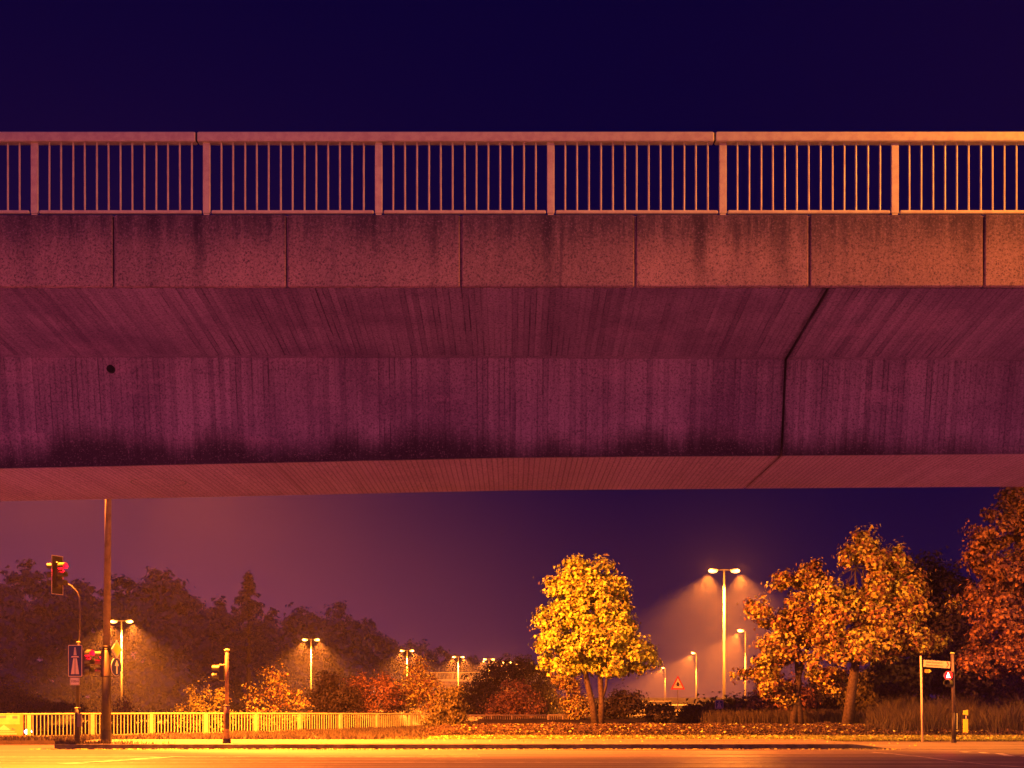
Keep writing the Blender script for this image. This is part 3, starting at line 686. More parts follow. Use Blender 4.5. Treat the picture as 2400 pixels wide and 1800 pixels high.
# ------------------------------------------------------------------ verge: ground cover, grass, fallen leaves
def scatter(n, x0, x1, y0, y1, rng, keep=None):
    p = np.stack([rng.uniform(x0, x1, n), rng.uniform(y0, y1, n)], 1)
    if keep is not None: p = p[keep(p[:, 0], p[:, 1])]
    return p
def blades(name, P, h, w, mat, rng, z0=None, lean=.35):
    N = len(P); z = hgt(P[:, 0], P[:, 1]) if z0 is None else z0
    hh = np.asarray(h)*rng.uniform(.5, 1.3, N); a = rng.uniform(0, PI, N); dx, dy = np.cos(a)*w*.5, np.sin(a)*w*.5*.5
    lx, ly = rng.normal(0, lean, N)*hh, rng.normal(0, lean, N)*hh
    v = np.empty((N, 5, 3)); b0 = np.stack([P[:, 0], P[:, 1], z-.01], 1)
    v[:, 0] = b0-np.stack([dx, dy, 0*dx], 1); v[:, 1] = b0+np.stack([dx, dy, 0*dx], 1)
    m_ = b0+np.stack([lx*.35, ly*.35, hh*.6], 1); v[:, 2] = m_+np.stack([dx, dy, 0*dx], 1)*.7; v[:, 3] = m_-np.stack([dx, dy, 0*dx], 1)*.7
    v[:, 4] = b0+np.stack([lx, ly, hh], 1)
    me = bpy.data.meshes.new(name); lp = np.array([0, 1, 2, 3, 3, 2, 4]); loops = (np.arange(N)[:, None]*5+lp[None]).ravel()
    me.vertices.add(N*5); me.vertices.foreach_set('co', v.ravel().astype(np.float32)); me.loops.add(len(loops)); me.loops.foreach_set('vertex_index', loops.astype(np.int32))
    sd = np.tile([4, 3], N); me.polygons.add(2*N); me.polygons.foreach_set('loop_start', (np.cumsum(sd)-sd).astype(np.int32)); me.polygons.foreach_set('loop_total', sd.astype(np.int32))
    me.update(calc_edges=True); me.materials.append(mat); o = bpy.data.objects.new(name, me); COL.objects.link(o); return o
rng = np.random.default_rng(77)
L_lawn = leaf_mat('lawn_blades', [(.24, .34, .07), (.34, .44, .09), (.12, .14, .05), (.40, .50, .10)], .3, 1.5, 4)
L_dry = leaf_mat('dry_grass_blades', [(.07, .066, .05), (.12, .11, .06), (.035, .03, .04), (.09, .08, .055)], .3, 1.0, 4)
L_cover = leaf_mat('ground_cover_leaves', [(.060, .042, .045), (.028, .020, .03), (.15, .11, .06), (.04, .028, .035)], .2, 1.6, 6)
L_fall = leaf_mat('fallen_leaf_colours', [(.56, .66, .12), (.42, .40, .08), (.62, .76, .18), (.30, .18, .06)], .2, 2, 8)
P = scatter(42000, -4.6, 24, 41.5, 45.4, rng, lambda x, y: (x > -4.6+(y-41.5)*.2))
o = blades('verge_grass', P, .09, .022, L_lawn, rng); tag(o, 'lit strip of short grass between the pavement and the brown shrubs', 'grass', kind='stuff')
# brown ground-cover shrubs over the mound: mesh of small leaves at varied height
P = scatter(60000, -3.4, 22, 45.0, 54, rng)
bumpy = .15+.07*np.sin(P[:, 0]*2.3+1)*np.cos(P[:, 1]*1.9)+.08*np.sin(P[:, 0]*5.1+P[:, 1]*3)
edge = sstep(45.0, 45.7, P[:, 1])*(1-.55*sstep(48, 51, P[:, 1])); zt = hgt(P[:, 0], P[:, 1])+bumpy*edge*rng.uniform(.15, 1, len(P))**.5
o = leaves(np.stack([P[:, 0], P[:, 1], zt], 1), np.tile([0, -.3, 1.0], (len(P), 1)), .085, rng, 'ground_cover', L_cover, None, lobed=False, droop=0, jit=.7)
tag(o, 'brown knee-high ground-cover shrubs on the mound under the trees', 'shrubs', kind='stuff')
P = scatter(30000, -24, -3.0, 42.6, 62, rng, lambda x, y: (np.abs(y-np.interp(x, fence_X, fence_Y)+.8) < 1.3))
P = np.concatenate([P, scatter(46000, -26, -3.0, 41.5, 60, rng, lambda x, y: y < np.interp(x, fence_X, fence_Y))]); P = np.concatenate([P, np.stack([-14.2+np.abs(rng.normal(0, 1.2, 700)), KY+.05+rng.uniform(0, .25, 700)], 1)])
o = blades('fence_grass', P, .15, .028, L_dry, rng, z0=np.where(P[:, 1] < 40, .15, hgt(P[:, 0], P[:, 1]))); tag(o, 'tufts of dry grass along the foot of the lit fence', 'grass', kind='stuff')
P = scatter(26000, 11.6, 24, 46.0, 54, rng, lambda x, y: (x > .302*y+.5*np.sin(y*2)))
o = blades('tall_dry_grass', P, 1.15*(.75+.35*np.sin(P[:, 0]*1.9)*np.cos(P[:, 1]*1.3)), .03, L_dry, rng, lean=.30); tag(o, 'tall reddish dry grass behind the marker post on the right', 'grass', kind='stuff')
P = scatter(9000, 9.0, 18, 55, 61, rng)
o = blades('dry_grass_patch', P, .6, .03, L_dry, rng, lean=.2); tag(o, 'lower dry grass between the two orange maples and the finger sign', 'grass', kind='stuff')
def flat_leaves(name, P, z, size, label):
    N = len(P); o = leaves(np.stack([P[:, 0], P[:, 1], z], 1), np.tile([0, -.15, 1.0], (N, 1)), size, rng, name, L_fall, None, lobed=True, droop=0, jit=.35)
    return tag(o, label, 'leaves', kind='stuff')
P = np.concatenate([scatter(900, -3, 20, 41.6, 45.0, rng), scatter(700, -2.5, 18, 45.2, 53, rng)])
zz = hgt(P[:, 0], P[:, 1])+np.where(P[:, 1] > 45.1, .18*(1-.45*sstep(48, 51, P[:, 1])), .06)
flat_leaves('fallen_leaves', P, zz, .10, 'yellow fallen leaves scattered over grass and ground cover')
P = np.stack([rng.uniform(-15, 12, 900), KY-.03-np.abs(rng.normal(0, .12, 900))], 1)
flat_leaves('gutter_leaves', P, np.full(900, .015), .06, 'fallen leaves gathered in the gutter in front of the kerb')
P = np.concatenate([scatter(160, -14, 14, 37.8, 41.4, rng)]); flat_leaves('pavement_leaves', P, np.where(P[:, 0] < X1, .17, .08), .08, 'a few fallen leaves lying on the far pavement')

# ------------------------------------------------------------------ fences
def bar_fence(name, label, pxs, Ys, hts, mat, nb, bw=.025, post_w=.16, group=None):
    Xs = [WX(p, y) for p, y in zip(pxs, Ys)]
    r = thing(name, (Xs[0], Ys[0], 0), label, 'fence', 0, group); O = Vector((Xs[0], Ys[0], 0)); n_ind = 0; st_ = MB()
    for i, (x, y, (zb, zt)) in enumerate(zip(Xs, Ys, hts)):
        g = MB(); gz = min(hz(x, y), zb)-.1; a = math.atan2(Ys[min(i+1, len(Ys)-1)]-Ys[max(i-1, 0)], Xs[min(i+1, len(Xs)-1)]-Xs[max(i-1, 0)])
        g.box(Vector((x, y, (gz+zt-.04)/2))-O, (post_w, .05, zt-.04-gz), rz=a, bev=.008); g.build('post', mat, r)
        if i == len(Xs)-1: break
        x2, y2 = Xs[i+1], Ys[i+1]; zb2, zt2 = hts[i+1]; dv = Vector((x2-x, y2-y, 0)); L = dv.length; pn = dv/L
        g = MB(); g.tube([Vector((x, y, zt-.02))-O-pn*.02, Vector((x2, y2, zt2-.02))-O-pn*.024], .035, 8); g.build('top_rail', mat, r)
        g = MB(); g.box(Vector(((x+x2)/2, (y+y2)/2, (zb+zb2)/2+.03))-O, (L-post_w-.01, .045, .055), rz=math.atan2(y2-y, x2-x)); g.build('bottom_rail', mat, r)
        g = MB()
        for k in range(1, nb+1):
            f_ = k/(nb+1); c_ = Vector((x+(x2-x)*f_, y+(y2-y)*f_, 0)); a_, b_ = zb+(zb2-zb)*f_+.05, zt+(zt2-zt)*f_-.045
            g.box(c_+Vector((0, 0, (a_+b_)/2))-O, (bw, .024, b_-a_), rz=a)
        g.build('bar_panel', mat, r)
    return r
tops = np.interp(fence_px, [-260, 68, 355, 600, 900, 1030], [1674, 1672.5, 1671, 1671, 1672, 1673.5]); bots = np.interp(fence_px, [-260, 68, 483, 600, 703, 884, 962, 1030], [1732, 1728, 1720, 1717, 1714, 1710, 1708, 1706])
hts = [(WZ(b_, y), WZ(a_, y)) for a_, b_, y in zip(tops, bots, fence_Y)]
bar_fence('bar_fence', 'long pale bar fence, brightly lit yellow, left half of the picture', fence_px, fence_Y, hts, M_fence, 16)
dpx = [1070, 1111, 1152, 1200, 1245, 1284]; dY = [66, 66.5, 67, 68, 69, 70]
M_dfence = simple('dull_fence_paint', (.28, .24, .2), .6)
bar_fence('bar_fence', 'low dark bar fence half hidden behind the mound, left of the golden maple', dpx, dY, [(WZ(1697, y), WZ(1675.5, y)) for y in dY], M_dfence, 8, .016, post_w=.07)
M_dfence2 = simple('worn_fence_paint', (.34, .30, .22), .6)
lpx = [1284.5, 1319, 1345]; lY = [66.0, 66.3, 66.6]
bar_fence('bar_fence', 'short lighter end of the low fence directly left of the golden maple trunks', lpx, lY, [(WZ(1697, y), WZ(1675, y)) for y in lY], M_dfence2, 7, .016, post_w=.07)

# banner on the fence at the left edge
Yb = 45.6; o0 = W(-40, 1673, Yb)
bn_ = thing('banner', (o0.x, Yb, WZ(1729, Yb)), 'printed yellow and orange banner tied to the fence at the left edge', 'banner', rz=math.atan2(1.4, 2.3)*0+.30)
M_bor = simple('banner_orange', (.80, .42, .08), .5, 0, .12, 3); M_byl = simple('banner_yellow', (.85, .68, .22), .5, 0, .1, 3); M_bpl = simple('banner_pale', (.85, .74, .36), .5, 0, .05, 3); M_bgr = simple('banner_grey', (.35, .27, .26), .5)
Wd, Hd = 1.42, (1729-1673)*Yb/F
g = MB(); g.plate([(0, 0), (Wd, 0), (Wd, Hd), (0, Hd)], .012, y=-.09); g.build('cloth', M_bor, bn_)
g = MB(); g.plate([(0, Hd*.55), (Wd-.12, Hd*.55), (Wd-.12, Hd*.96), (0, Hd*.96)], .003, y=-.094); g.build('sky_panel', M_byl, bn_)
g = MB(); g.plate([(Wd-.95, Hd*.30), (Wd-.42, Hd*.30), (Wd-.68, Hd*.54)], .003, y=-.098); g.plate([(Wd-1.1, Hd*.12), (Wd-.22, Hd*.12), (Wd-.22, Hd*.18), (Wd-1.1, Hd*.18)], .003, y=-.098); g.plate([(Wd-1.2, Hd*.22), (Wd-.3, Hd*.22), (Wd-.3, Hd*.26), (Wd-1.2, Hd*.26)], .003, y=-.098); g.build('printed_gable', M_bpl, bn_)
g = MB(); g.plate([(Wd-.40, Hd*.33), (Wd-.26, Hd*.33), (Wd-.40, Hd*.42)], .003, y=-.099); g.plate([(Wd-.38, Hd*.80), (Wd-.2, Hd*.80), (Wd-.2, Hd*.90), (Wd-.38, Hd*.90)], .003, y=-.099); g.plate([(Wd-.85, Hd*.82), (Wd-.6, Hd*.82), (Wd-.6, Hd*.92), (Wd-.85, Hd*.92)], .003, y=-.099); g.build('printed_patch', M_bgr, bn_)

# ------------------------------------------------------------------ lamps
M_lpole = simple('lamp_pole_paint', (.022, .02, .02), .6, 0, .2, 6)
M_house = simple('lamp_housing', (.25, .23, .22), .5, .2)
def lamp_head(parent, x, z, side, watts, size, tilt=.35, blend=.3, ldata=None):
    g = MB(); g.ell((x, 0, z), (.36, .15, .10)); h = g.build('lamp_head', M_house, parent, smooth=True)
    g = MB(); g.ell((x+side*.04, 0, z-.06), (.33, .19, .15)); g.build('lens', M_lens, h, smooth=True)
    lamp_light('halo_light', (x+side*.30, -.30, z-.05), watts*.012, parent=parent, kind='POINT', radius=.15, color=AMBER)
    return lamp_light('lamp_light', (x+side*.34, 0, z-.30), watts, size, blend, (side*tilt, 0, -1), parent, color=AMBER)
def twin_lamp(H, arm, watts, size=130, tilt=.08, r=.07, blend=.9):
    r_ = thing('street_lamp', (0, 0, 0), '', 'street lamp')
    g = MB(); g.tube([(0, 0, -3.4), (0, 0, 1.2), (0, 0, H)], [r*1.6, r*1.3, r*.7], 10); g.build('pole', M_lpole, r_, smooth=True)
    g = MB(); g.tube([(-arm, 0, H), (0, 0, H+.06), (arm, 0, H)], .035, 8); g.build('arm', M_lpole, r_)
    for sd in (-1, 1): lamp_head(r_, sd*(arm+.1), H+.02, sd, watts, size, tilt, blend)
    return r_
tw = twin_lamp(8.5, .60, 330000)
tl = [(285, 1456, 'nearest of the receding twin lamps, between the tall mast and the lone signal pole, beside the yellow diamond sign'), (729, 1499, 'twin-headed street lamp above the spiky orange bush'), (954, 1525, 'twin-headed street lamp left of the lit viaduct railing'),
      (1074, 1539.5, 'twin-headed street lamp directly above the lit viaduct railing'), (1146, 1545, 'twin-headed street lamp just right of the lit viaduct railing'), (1188, 1552.5, 'tiny distant twin lamp, second from the end of the receding row'), (1217, 1557.5, 'tiny distant twin lamp at the end of the receding row')]
for i, (x_, y_, lb) in enumerate(tl):
    Y = 6.8*F/(HY-y_); o = tw if i == 0 else copy_tree(tw)
    o.location = (WX(x_, Y), Y, 0); o['label'] = lb; o['group'] = 'twin-headed street lamps receding along the far road'
    if i == 0: o['label'] = 'largest twin-headed lamp of the receding row, just right of the tall mast'
# tall twin lamp right of centre
tb = twin_lamp(10.75, .68, 330000, 124, .14, .085, .75); Y = 9.05*F/(HY-1337); tb.location = (WX(1697, Y), Y, 0)
tb['label'] = 'tallest twin-headed street lamp, between the golden maple and the orange maples'
# single lamps on the right
def single_lamp():
    r_ = thing('street_lamp', (0, 0, 0), '', 'street lamp')
    g = MB(); g.tube([(0, 0, -.3), (0, 0, 1.2), (0, 0, 8.05)], [.11, .09, .05], 10); g.build('pole', M_lpole, r_, smooth=True)
    g = MB(); g.tube([(0, 0, 8.05), (-.18, 0, 8.16), (-.34, 0, 8.16)], .03, 8); g.build('arm', M_lpole, r_)
    lamp_head(r_, -.42, 8.16, -1, 430000, 92, .5); return r_
sl = single_lamp()
for i, (x_, y_, lb) in enumerate([(1747, 1477, 'single street lamp half covered by the left edge of the double-trunk maple'), (1632, 1530, 'single street lamp in the haze left of the tallest twin lamp'), (1559, 1565, 'smallest single street lamp, right beside the golden maple crown')]):
    Y = 6.46*F/(HY-y_); o = sl if i == 0 else copy_tree(sl); o.location = (WX(x_, Y), Y, 0); o['label'] = lb; o['group'] = 'single street lamps along the hazy road on the right'

# tall mast on the left kerb; its lamp head is hidden behind the bridge
YM = 38.6; B = Vector((WX(250, YM), YM, .14))
ms = thing('lamp_mast', B, 'very tall grey lamp mast rising behind the bridge, with a dark lower sleeve', 'lamp mast')
g = MB(); g.tube([(0, 0, 4.4-1.4), (.06, 0, 8.5), (.10, 0, 11.6)], [.115, .095, .075], 14); g.build('pole', M_mast, ms, smooth=True)
g = MB(); g.tube([(-.02, 0, 0), (0, 0, 3.05)], [.165, .125], 14); g.tube([(0, 0, 3.05), (0, 0, 3.12)], [.135, .13], 14); g.build('sleeve', M_sleeve, ms, smooth=True)
g = MB(); g.tube([(-.02, 0, 0), (-.02, 0, .42)], .172, 14); g.build('base_band', M_black, ms)
g = MB(); g.tube([(-1.5, 0, 11.75), (.1, 0, 11.6), (1.7, 0, 11.75)], .05, 8); g.build('arm', M_mast, ms)
for sd in (-1, 1):
    g = MB(); g.ell((sd*1.75+.1, 0, 11.75), (.42, .18, .12)); h = g.build('lamp_head', M_house, ms, smooth=True)
    g = MB(); g.ell((sd*1.78+.1, 0, 11.66), (.28, .16, .11)); g.build('lens', M_lens, h, smooth=True)
lamp_light('lamp_light', (1.9, 0, 11.45), 205000, 104, .5, (.62, .55, -1), ms, color=(1.0, .18, .012))
lamp_light('lamp_light', (-1.7, 0, 11.45), 98000, 146, .6, (.10, -.12, -1), ms, color=(1.0, .185, .012))
# unseen lamps outside the picture; first lights the railing, the rest are added fill
def offscreen_lamp(loc, watts, label, rz, H=10.5, tilt=.35, color=SODIUM, size=150):
    r_ = thing('street_lamp', loc, label, 'street lamp', rz)
    g = MB(); g.tube([(0, 0, 0), (0, 0, 1.2), (0, 0, H)], [.13, .11, .06], 10); g.build('pole', M_galv, r_, smooth=True)
    g = MB(); g.tube([(0, 0, H), (.8, 0, H+.22), (1.5, 0, H+.25)], .035, 8); g.build('arm', M_galv, r_)
    g = MB(); g.ell((1.6, 0, H+.25), (.4, .16, .11)); h = g.build('lamp_head', M_house, r_, smooth=True)
    g = MB(); g.ell((1.62, 0, H+.17), (.26, .15, .1)); g.build('lens', M_lens, h, smooth=True)
    lamp_light('lamp_light', (1.65, 0, H-.03), watts, size, .5, (tilt, 0, -1), r_, color=color)
    return r_
offscreen_lamp((13.0, 10.5, 0), 7600, 'tall street lamp standing outside the picture to the right, just in front of the bridge', math.radians(180), 11.4, .48, AMBER, 122)
offscreen_lamp((-9, 13, 0), 7600, 'low fill lamp added outside the picture on the near left', math.radians(60), 4.3, 0, ROSE, 150)  # added low lamp; its rose bounce fills the bridge underside
offscreen_lamp((9, 13, 0), 7000, 'low fill lamp added outside the picture on the near right', math.radians(120), 4.3, 0, ROSE, 150)  # added counterpart on the right, same rose bounce
offscreen_lamp((-3, -9, 0), 8000, 'fill lamp added behind the camera to light the bridge', math.radians(90), 5.0, 1.6, (1, .15, .21), 100)  # added fill for web and fascia
offscreen_lamp((16.2, 33.5, 0), 14000, 'fill lamp added outside the picture on the right, beyond the bridge', math.radians(80), 9.0, .95, AMBER, 115)  # added to light the right-hand trees and the finger sign

# ------------------------------------------------------------------ traffic signals
def signal_head(parent, c, rz, n=3, lit=None, board=False, pitch=.27, name='signal_head'):
    """lamp box facing local -Y, then turned by rz"""
    e = bpy.data.objects.new(name, None); COL.objects.link(e); e.parent = parent; e.location = c; e.rotation_euler = (0, 0, rz)
    H = pitch*n
    g = MB(); g.box((0, .06, 0), (.26, .15, H), bev=.02); g.build('housing', M_black, e)
    if board:
        g = MB(); g.box((0, .10, 0), (.50, .012, H+.42)); g.build('backboard', M_black, e)
        g = MB()
        for q in (-1, 1): g.box((q*.245, .088, 0), (.022, .01, H+.42)); g.box((0, .088, q*(H+.40)/2), (.47, .01, .022))
        g.build('board_border', M_cream, e)
    for k in range(n):
        z = H/2-pitch*(k+.5)
        g = MB(); A = []; 
        nn = 12; vv, ff = [], []
        for j in range(nn+1):
            an = math.radians(-25)+math.radians(230)*j/nn
            for yy, rr in ((-.015, .115), (-.24, .108)): vv.append((math.cos(an)*rr, yy, z+math.sin(an)*rr))
        for j in range(nn): ff.append((2*j, 2*j+1, 2*j+3, 2*j+2))
        g.add(vv, ff); ob = g.build('visor', M_visor, e)
        sm = ob.modifiers.new('thickness', 'SOLIDIFY'); sm.thickness = .008
        g = MB(); g.ell((0, -.02, z), (.112, .05, .112)); g.build('lens', M_redlamp if lit == k else M_black, e, smooth=True)
    return e, H/2-pitch*(.5+(lit or 0))
YP = 38.2
B = Vector((WX(181, YP), YP, .145)); s_ = F/YP
sg = thing('traffic_signal', B, 'tall traffic signal pole with curved top arm and motorway sign, leftmost pole', 'traffic signal')
def L(px, py): v = W(px, py, YP)-B; return Vector((v.x, 0, v.z))
g = MB(); a = L(181, 1747); a.z = 0; g.tube([a, L(182, 1660)], [.09, .085], 14); g.build('sleeve', M_sleeve, sg, smooth=True)
g = MB(); g.tube([L(182, 1660), L(184.5, 1506)], [.058, .056], 12); g.build('pole', M_sleeve, sg, smooth=True)
g = MB(); g.ell(L(184.5, 1505), (.07, .07, .03)); g.ell(L(182.3, 1659), (.10, .10, .02)); g.build('cap', M_fence, sg)
g = MB(); g.box(L(187, 1688)+Vector((.03, -.1, 0)), (.12, .10, .42), bev=.01); g.build('push_button_box', M_galv, sg)
g = MB(); g.tube([L(186, 1506), L(187.5, 1440), L(186.5, 1405), L(181, 1388), L(168, 1374), L(153, 1366), L(146, 1362)], .026, 8); g.build('curved_arm', M_galv, sg, smooth=True)
e, lz = signal_head(sg, L(141, 1348)+Vector((0, -.05, 0)), math.radians(68), 3, 0, True)
lamp_light('red_glow', (0, -.10, lz), 40, parent=e, color=(1, 0, .012), kind='POINT', radius=.05)
e, lz = signal_head(sg, L(126, 1348)+Vector((0, .12, 0)), math.radians(-78), 3, None, False)
e, lz = signal_head(sg, L(204, 1552)+Vector((0, -.02, 0)), math.radians(60), 3, 0, False)
lamp_light('red_glow', (0, -.10, lz), 40, parent=e, color=(1, 0, .012), kind='POINT', radius=.05)
g = MB(); g.tube([L(185, 1530), L(198, 1530)], .02, 6); g.tube([L(185, 1575), L(198, 1575)], .02, 6); g.build('bracket', M_sleeve, sg)
# motorway direction sign on that pole
def motorway_symbol(g, x0, z0, x1, z1, y):
    w = x1-x0; h = z1-z0; cx = (x0+x1)/2
    def q(a, b_): return (cx+a*w, z0+b_*h)
    g.plate([q(-.36, .04), q(-.03, .04), q(-.02, .58), q(-.16, .58)], .003, y=y)
    g.plate([q(.03, .04), q(.36, .04), q(.16, .58), q(.02, .58)], .003, y=y)
    g.plate([q(-.125, .68), q(-.02, .68), q(-.015, .95), q(-.06, .95)], .003, y=y)
    g.plate([q(.02, .68), q(.125, .68), q(.06, .95), q(.015, .95)], .003, y=y)
    g.plate([q(-.36, .61), q(.36, .61), q(.28, .655), q(-.28, .655)], .003, y=y)
def sign_plate(parent, poly, y, mat, name, th=.02):
    g = MB(); g.plate(poly, th, y=y); return g.build(name, mat, parent)
a = L(163, 1586); b_ = L(195.5, 1512)
ms_ = bpy.data.objects.new('motorway_sign', None); COL.objects.link(ms_); ms_.parent = sg; ms_.location = (0, -.12, 0)
sign_plate(ms_, rrect(a.x, a.z, b_.x, b_.z, .03), 0, M_cream, 'rim'); sign_plate(ms_, rrect(a.x+.022, a.z+.022, b_.x-.022, b_.z-.022, .02), -.004, M_blue, 'panel', .003)
g = MB(); motorway_symbol(g, a.x+.04, a.z+.04, b_.x-.04, b_.z-.03, -.008); g.build('symbol', M_cream, ms_)
a = L(167, 1606); b_ = L(189.5, 1588)
ps = bpy.data.objects.new('distance_plate', None); COL.objects.link(ps); ps.parent = sg; ps.location = (0, -.12, 0)
sign_plate(ps, rrect(a.x, a.z, b_.x, b_.z, .015), 0, M_white, 'panel')
g = MB(); x0, z0, x1, z1 = a.x+.012, a.z+.012, b_.x-.012, b_.z-.012
for c_, d_ in (((x0+x1)/2, z0), ((x0+x1)/2, z1)): g.box((c_, -.004, d_), (x1-x0, .004, .008))
for c_ in (x0, x1): g.box((c_, -.004, (z0+z1)/2), (.008, .004, z1-z0))
g.build('border', M_ink, ps)
text_obj('lettering', '100m', .115, M_ink, ps, ((a.x+b_.x)/2, -.004, (a.z+b_.z)/2), align='CENTER')

# signals and signs on the mast
Bm = ms.location
def LM(px, py, dy=0): v = W(px, py, YM)-Vector(Bm); return Vector((v.x, dy, v.z))
mt_ = thing('traffic_signal', Vector(Bm)+Vector((0, 0, LM(250, 1555).z)), 'traffic signal on the tall mast facing away to the left, only a red sliver visible', 'traffic signal')
e, lz = signal_head(mt_, Vector((-.16, -.02, 0)), math.radians(-72), 3, 0, False)
lamp_light('red_glow', (0, -.14, lz), 8, parent=e, color=(1, 0, .012), kind='POINT', radius=.05)
g = MB(); g.box((-.0, 0, .44), (.34, .3, .03)); g.box((0, 0, -.42), (.34, .3, .03)); g.build('bracket', M_sleeve, mt_)
pd = thing('priority_sign', Vector(Bm)+LM(273, 1522), 'yellow diamond priority road sign on the mast, above the round blue arrow sign', 'road sign', rz=math.radians(76))
D = .285*1.0
def dia(r, rz=None): return [(0, -r*.98), (r, 0), (0, r*.98), (-r, 0)]
sign_plate(pd, dia(.30), -.02, M_white, 'rim'); sign_plate(pd, dia(.235), -.024, M_yellow, 'panel', .003)
g = MB(); g.tube([(0, .01, 0), (-.05, .24, 0)], .015, 6); g.build('bracket', M_galv, pd)
bs_ = thing('arrow_sign', Vector(Bm)+LM(272, 1563), 'round blue sign with white straight-ahead arrow on the mast, under the yellow diamond', 'road sign', rz=math.radians(76))
sign_plate(bs_, circ(0, 0, .295), -.02, M_white, 'rim'); sign_plate(bs_, circ(0, 0, .282), -.024, M_blue, 'panel', .003)
sign_plate(bs_, [(-.032, -.22), (.032, -.22), (.032, .03), (.11, .03), (0, .22), (-.11, .03), (-.032, .03)], -.028, M_white, 'arrow', .003)
g = MB(); g.tube([(0, .01, 0), (-.05, .24, 0)], .015, 6); g.build('bracket', M_galv, bs_)

# lone pedestrian signal pole
B = Vector((WX(531.5, YP), YP, .145))
pp = thing('pedestrian_signal', B, 'lone reddish pedestrian signal pole with two yellow-lit hoods facing left, in front of the fence', 'pedestrian signal')
H = WZ(1524, YP)-.145
g = MB(); g.tube([(0, 0, 0), (-.0, 0, .95), (0, 0, 1.22)], [.10, .095, .09], 14); g.build('sleeve', M_pole, pp, smooth=True)
g = MB(); g.tube([(0, 0, 1.2), (.005, 0, H)], [.065, .06], 12); g.build('pole', M_pole, pp, smooth=True)
g = MB(); g.ell((.005, 0, H), (.09, .09, .045)); g.ell((0, 0, 1.22), (.11, .11, .02)); g.build('cap', M_fence, pp, smooth=True)
g = MB(); g.tube([(0, 0, 0), (0, 0, .16)], [.15, .12], 12); g.build('base_collar', M_black, pp)
g = MB(); g.box((.04, -.10, .72), (.11, .03, .5)); g.build('push_button_box', M_sleeve, pp)
hc = W(516, 1577, YP)-B
e, lz = signal_head(pp, Vector((hc.x, 0, hc.z)), math.radians(-88), 2, None, False, pitch=.25)
g = MB(); g.tube([(-.02, 0, hc.z+.26), (hc.x-.02, 0, hc.z+.26)], .016, 6); g.tube([(-.02, 0, hc.z-.24), (hc.x-.02, 0, hc.z-.24)], .016, 6); g.build('bracket', M_fence, pp)

# red pedestrian signal on the right
YR = 40.2; gz = .10
B = Vector((WX(2234, YR), YR, gz))
pr = thing('pedestrian_signal', B, 'pedestrian signal pole on the right with its red light on, beside the finger sign', 'pedestrian signal')
H = WZ(1531, YR)-gz; s_ = YR/F
g = MB(); g.tube([(.02, 0, 0), (.02, 0, 1.0)], [.072, .068], 12); g.build('sleeve', M_sleeve, pr, smooth=True)
g = MB(); g.tube([(.02, 0, 1.0), (-.03, 0, H)], [.058, .055], 12); g.build('pole', M_galv, pr, smooth=True)
g = MB(); g.ell((-.03, 0, H), (.08, .08, .035)); g.build('cap', M_fence, pr, smooth=True)
g = MB(); g.tube([(.02, 0, 0), (.02, 0, .13)], [.09, .085], 12); g.build('base_collar', M_black, pr)
g = MB(); g.box((.11, 0, .72), (.03, .12, .52)); g.build('push_button_box', M_fence, pr)
hc = W(2224, 1592, YR)-B
e, lz = signal_head(pr, Vector((hc.x, -.03, hc.z)), math.radians(-38), 2, 0, False, pitch=.25)
sign_plate(e, circ(0, lz, .145), -.10, M_redlamp, 'red_disc', .01)
sign_plate(e, [(-.06, lz-.075), (.075, lz-.075), (.0, lz+.12)], -.115, M_redhot, 'red_figure', .01)
lamp_light('red_glow', (0, -.30, lz), 3, parent=e, color=(1, .005, .02), kind='POINT', radius=.05)
g = MB(); g.tube([(-.02, 0, hc.z+.2), (hc.x, 0, hc.z+.2)], .014, 6); g.build('bracket', M_sleeve, pr)
lamp_light('red_glow', (.35, 1.2, hc.z), 30, parent=pr, color=(1, .004, .03), kind='POINT', radius=.05)  # added red light behind the pole to redden the bush

# cycle-route finger sign
YS = 41.3; B = Vector((WX(2160, YS), YS, .10))
fs = thing('finger_sign', B, 'cream finger sign with red chevron on a thin pale pole beside the red pedestrian light', 'signpost')
H = WZ(1537, YS)-.1
g = MB(); g.tube([(.03, 0, 0), (-.03, 0, H)], .034, 12); g.build('pole', M_cream, fs, smooth=True)
a = W(2164, 1546, YS)-B
bo = bpy.data.objects.new('direction_board', None); COL.objects.link(bo); bo.parent = fs; bo.location = (a.x, -.05, a.z-.125); bo.rotation_euler = (0, math.radians(3.4), math.radians(8))
BW = .95; BH = .235
sign_plate(bo, [(0, -BH/2), (BW, -BH/2), (BW, BH/2), (0, BH/2)], -.01, M_cream, 'panel', .03)
sign_plate(bo, [(BW-.14, BH/2-.02), (BW-.105, BH/2-.02), (BW-.035, 0), (BW-.105, -BH/2+.02), (BW-.14, -BH/2+.02), (BW-.07, 0)], -.014, M_red, 'chevron', .003)
text_obj('lettering', 'Köln-Zentrum', .088, M_red, bo, (.08, -.013, .048)); text_obj('lettering', 'Neuehrenfeld', .088, M_red, bo, (.08, -.013, -.052))
text_obj('lettering', '2,1', .088, M_red, bo, (.60, -.013, .048)); text_obj('lettering', '6,1', .088, M_red, bo, (.60, -.013, -.052))
a = W(2166, 1573, YS)-B
sm_ = bpy.data.objects.new('small_arrow_plate', None); COL.objects.link(sm_); sm_.parent = fs; sm_.location = (a.x, -.05, a.z)
sign_plate(sm_, [(0, -.06), (.14, -.06), (.14, .06), (0, .06)], -.01, M_bor, 'panel', .01); sign_plate(sm_, [(.142, -.07), (.23, 0), (.142, .07)], -.01, M_yellow, 'arrow_tip', .01)

M_wsign = simple('reflective_sign_face', (.85, .88, .45), .35)
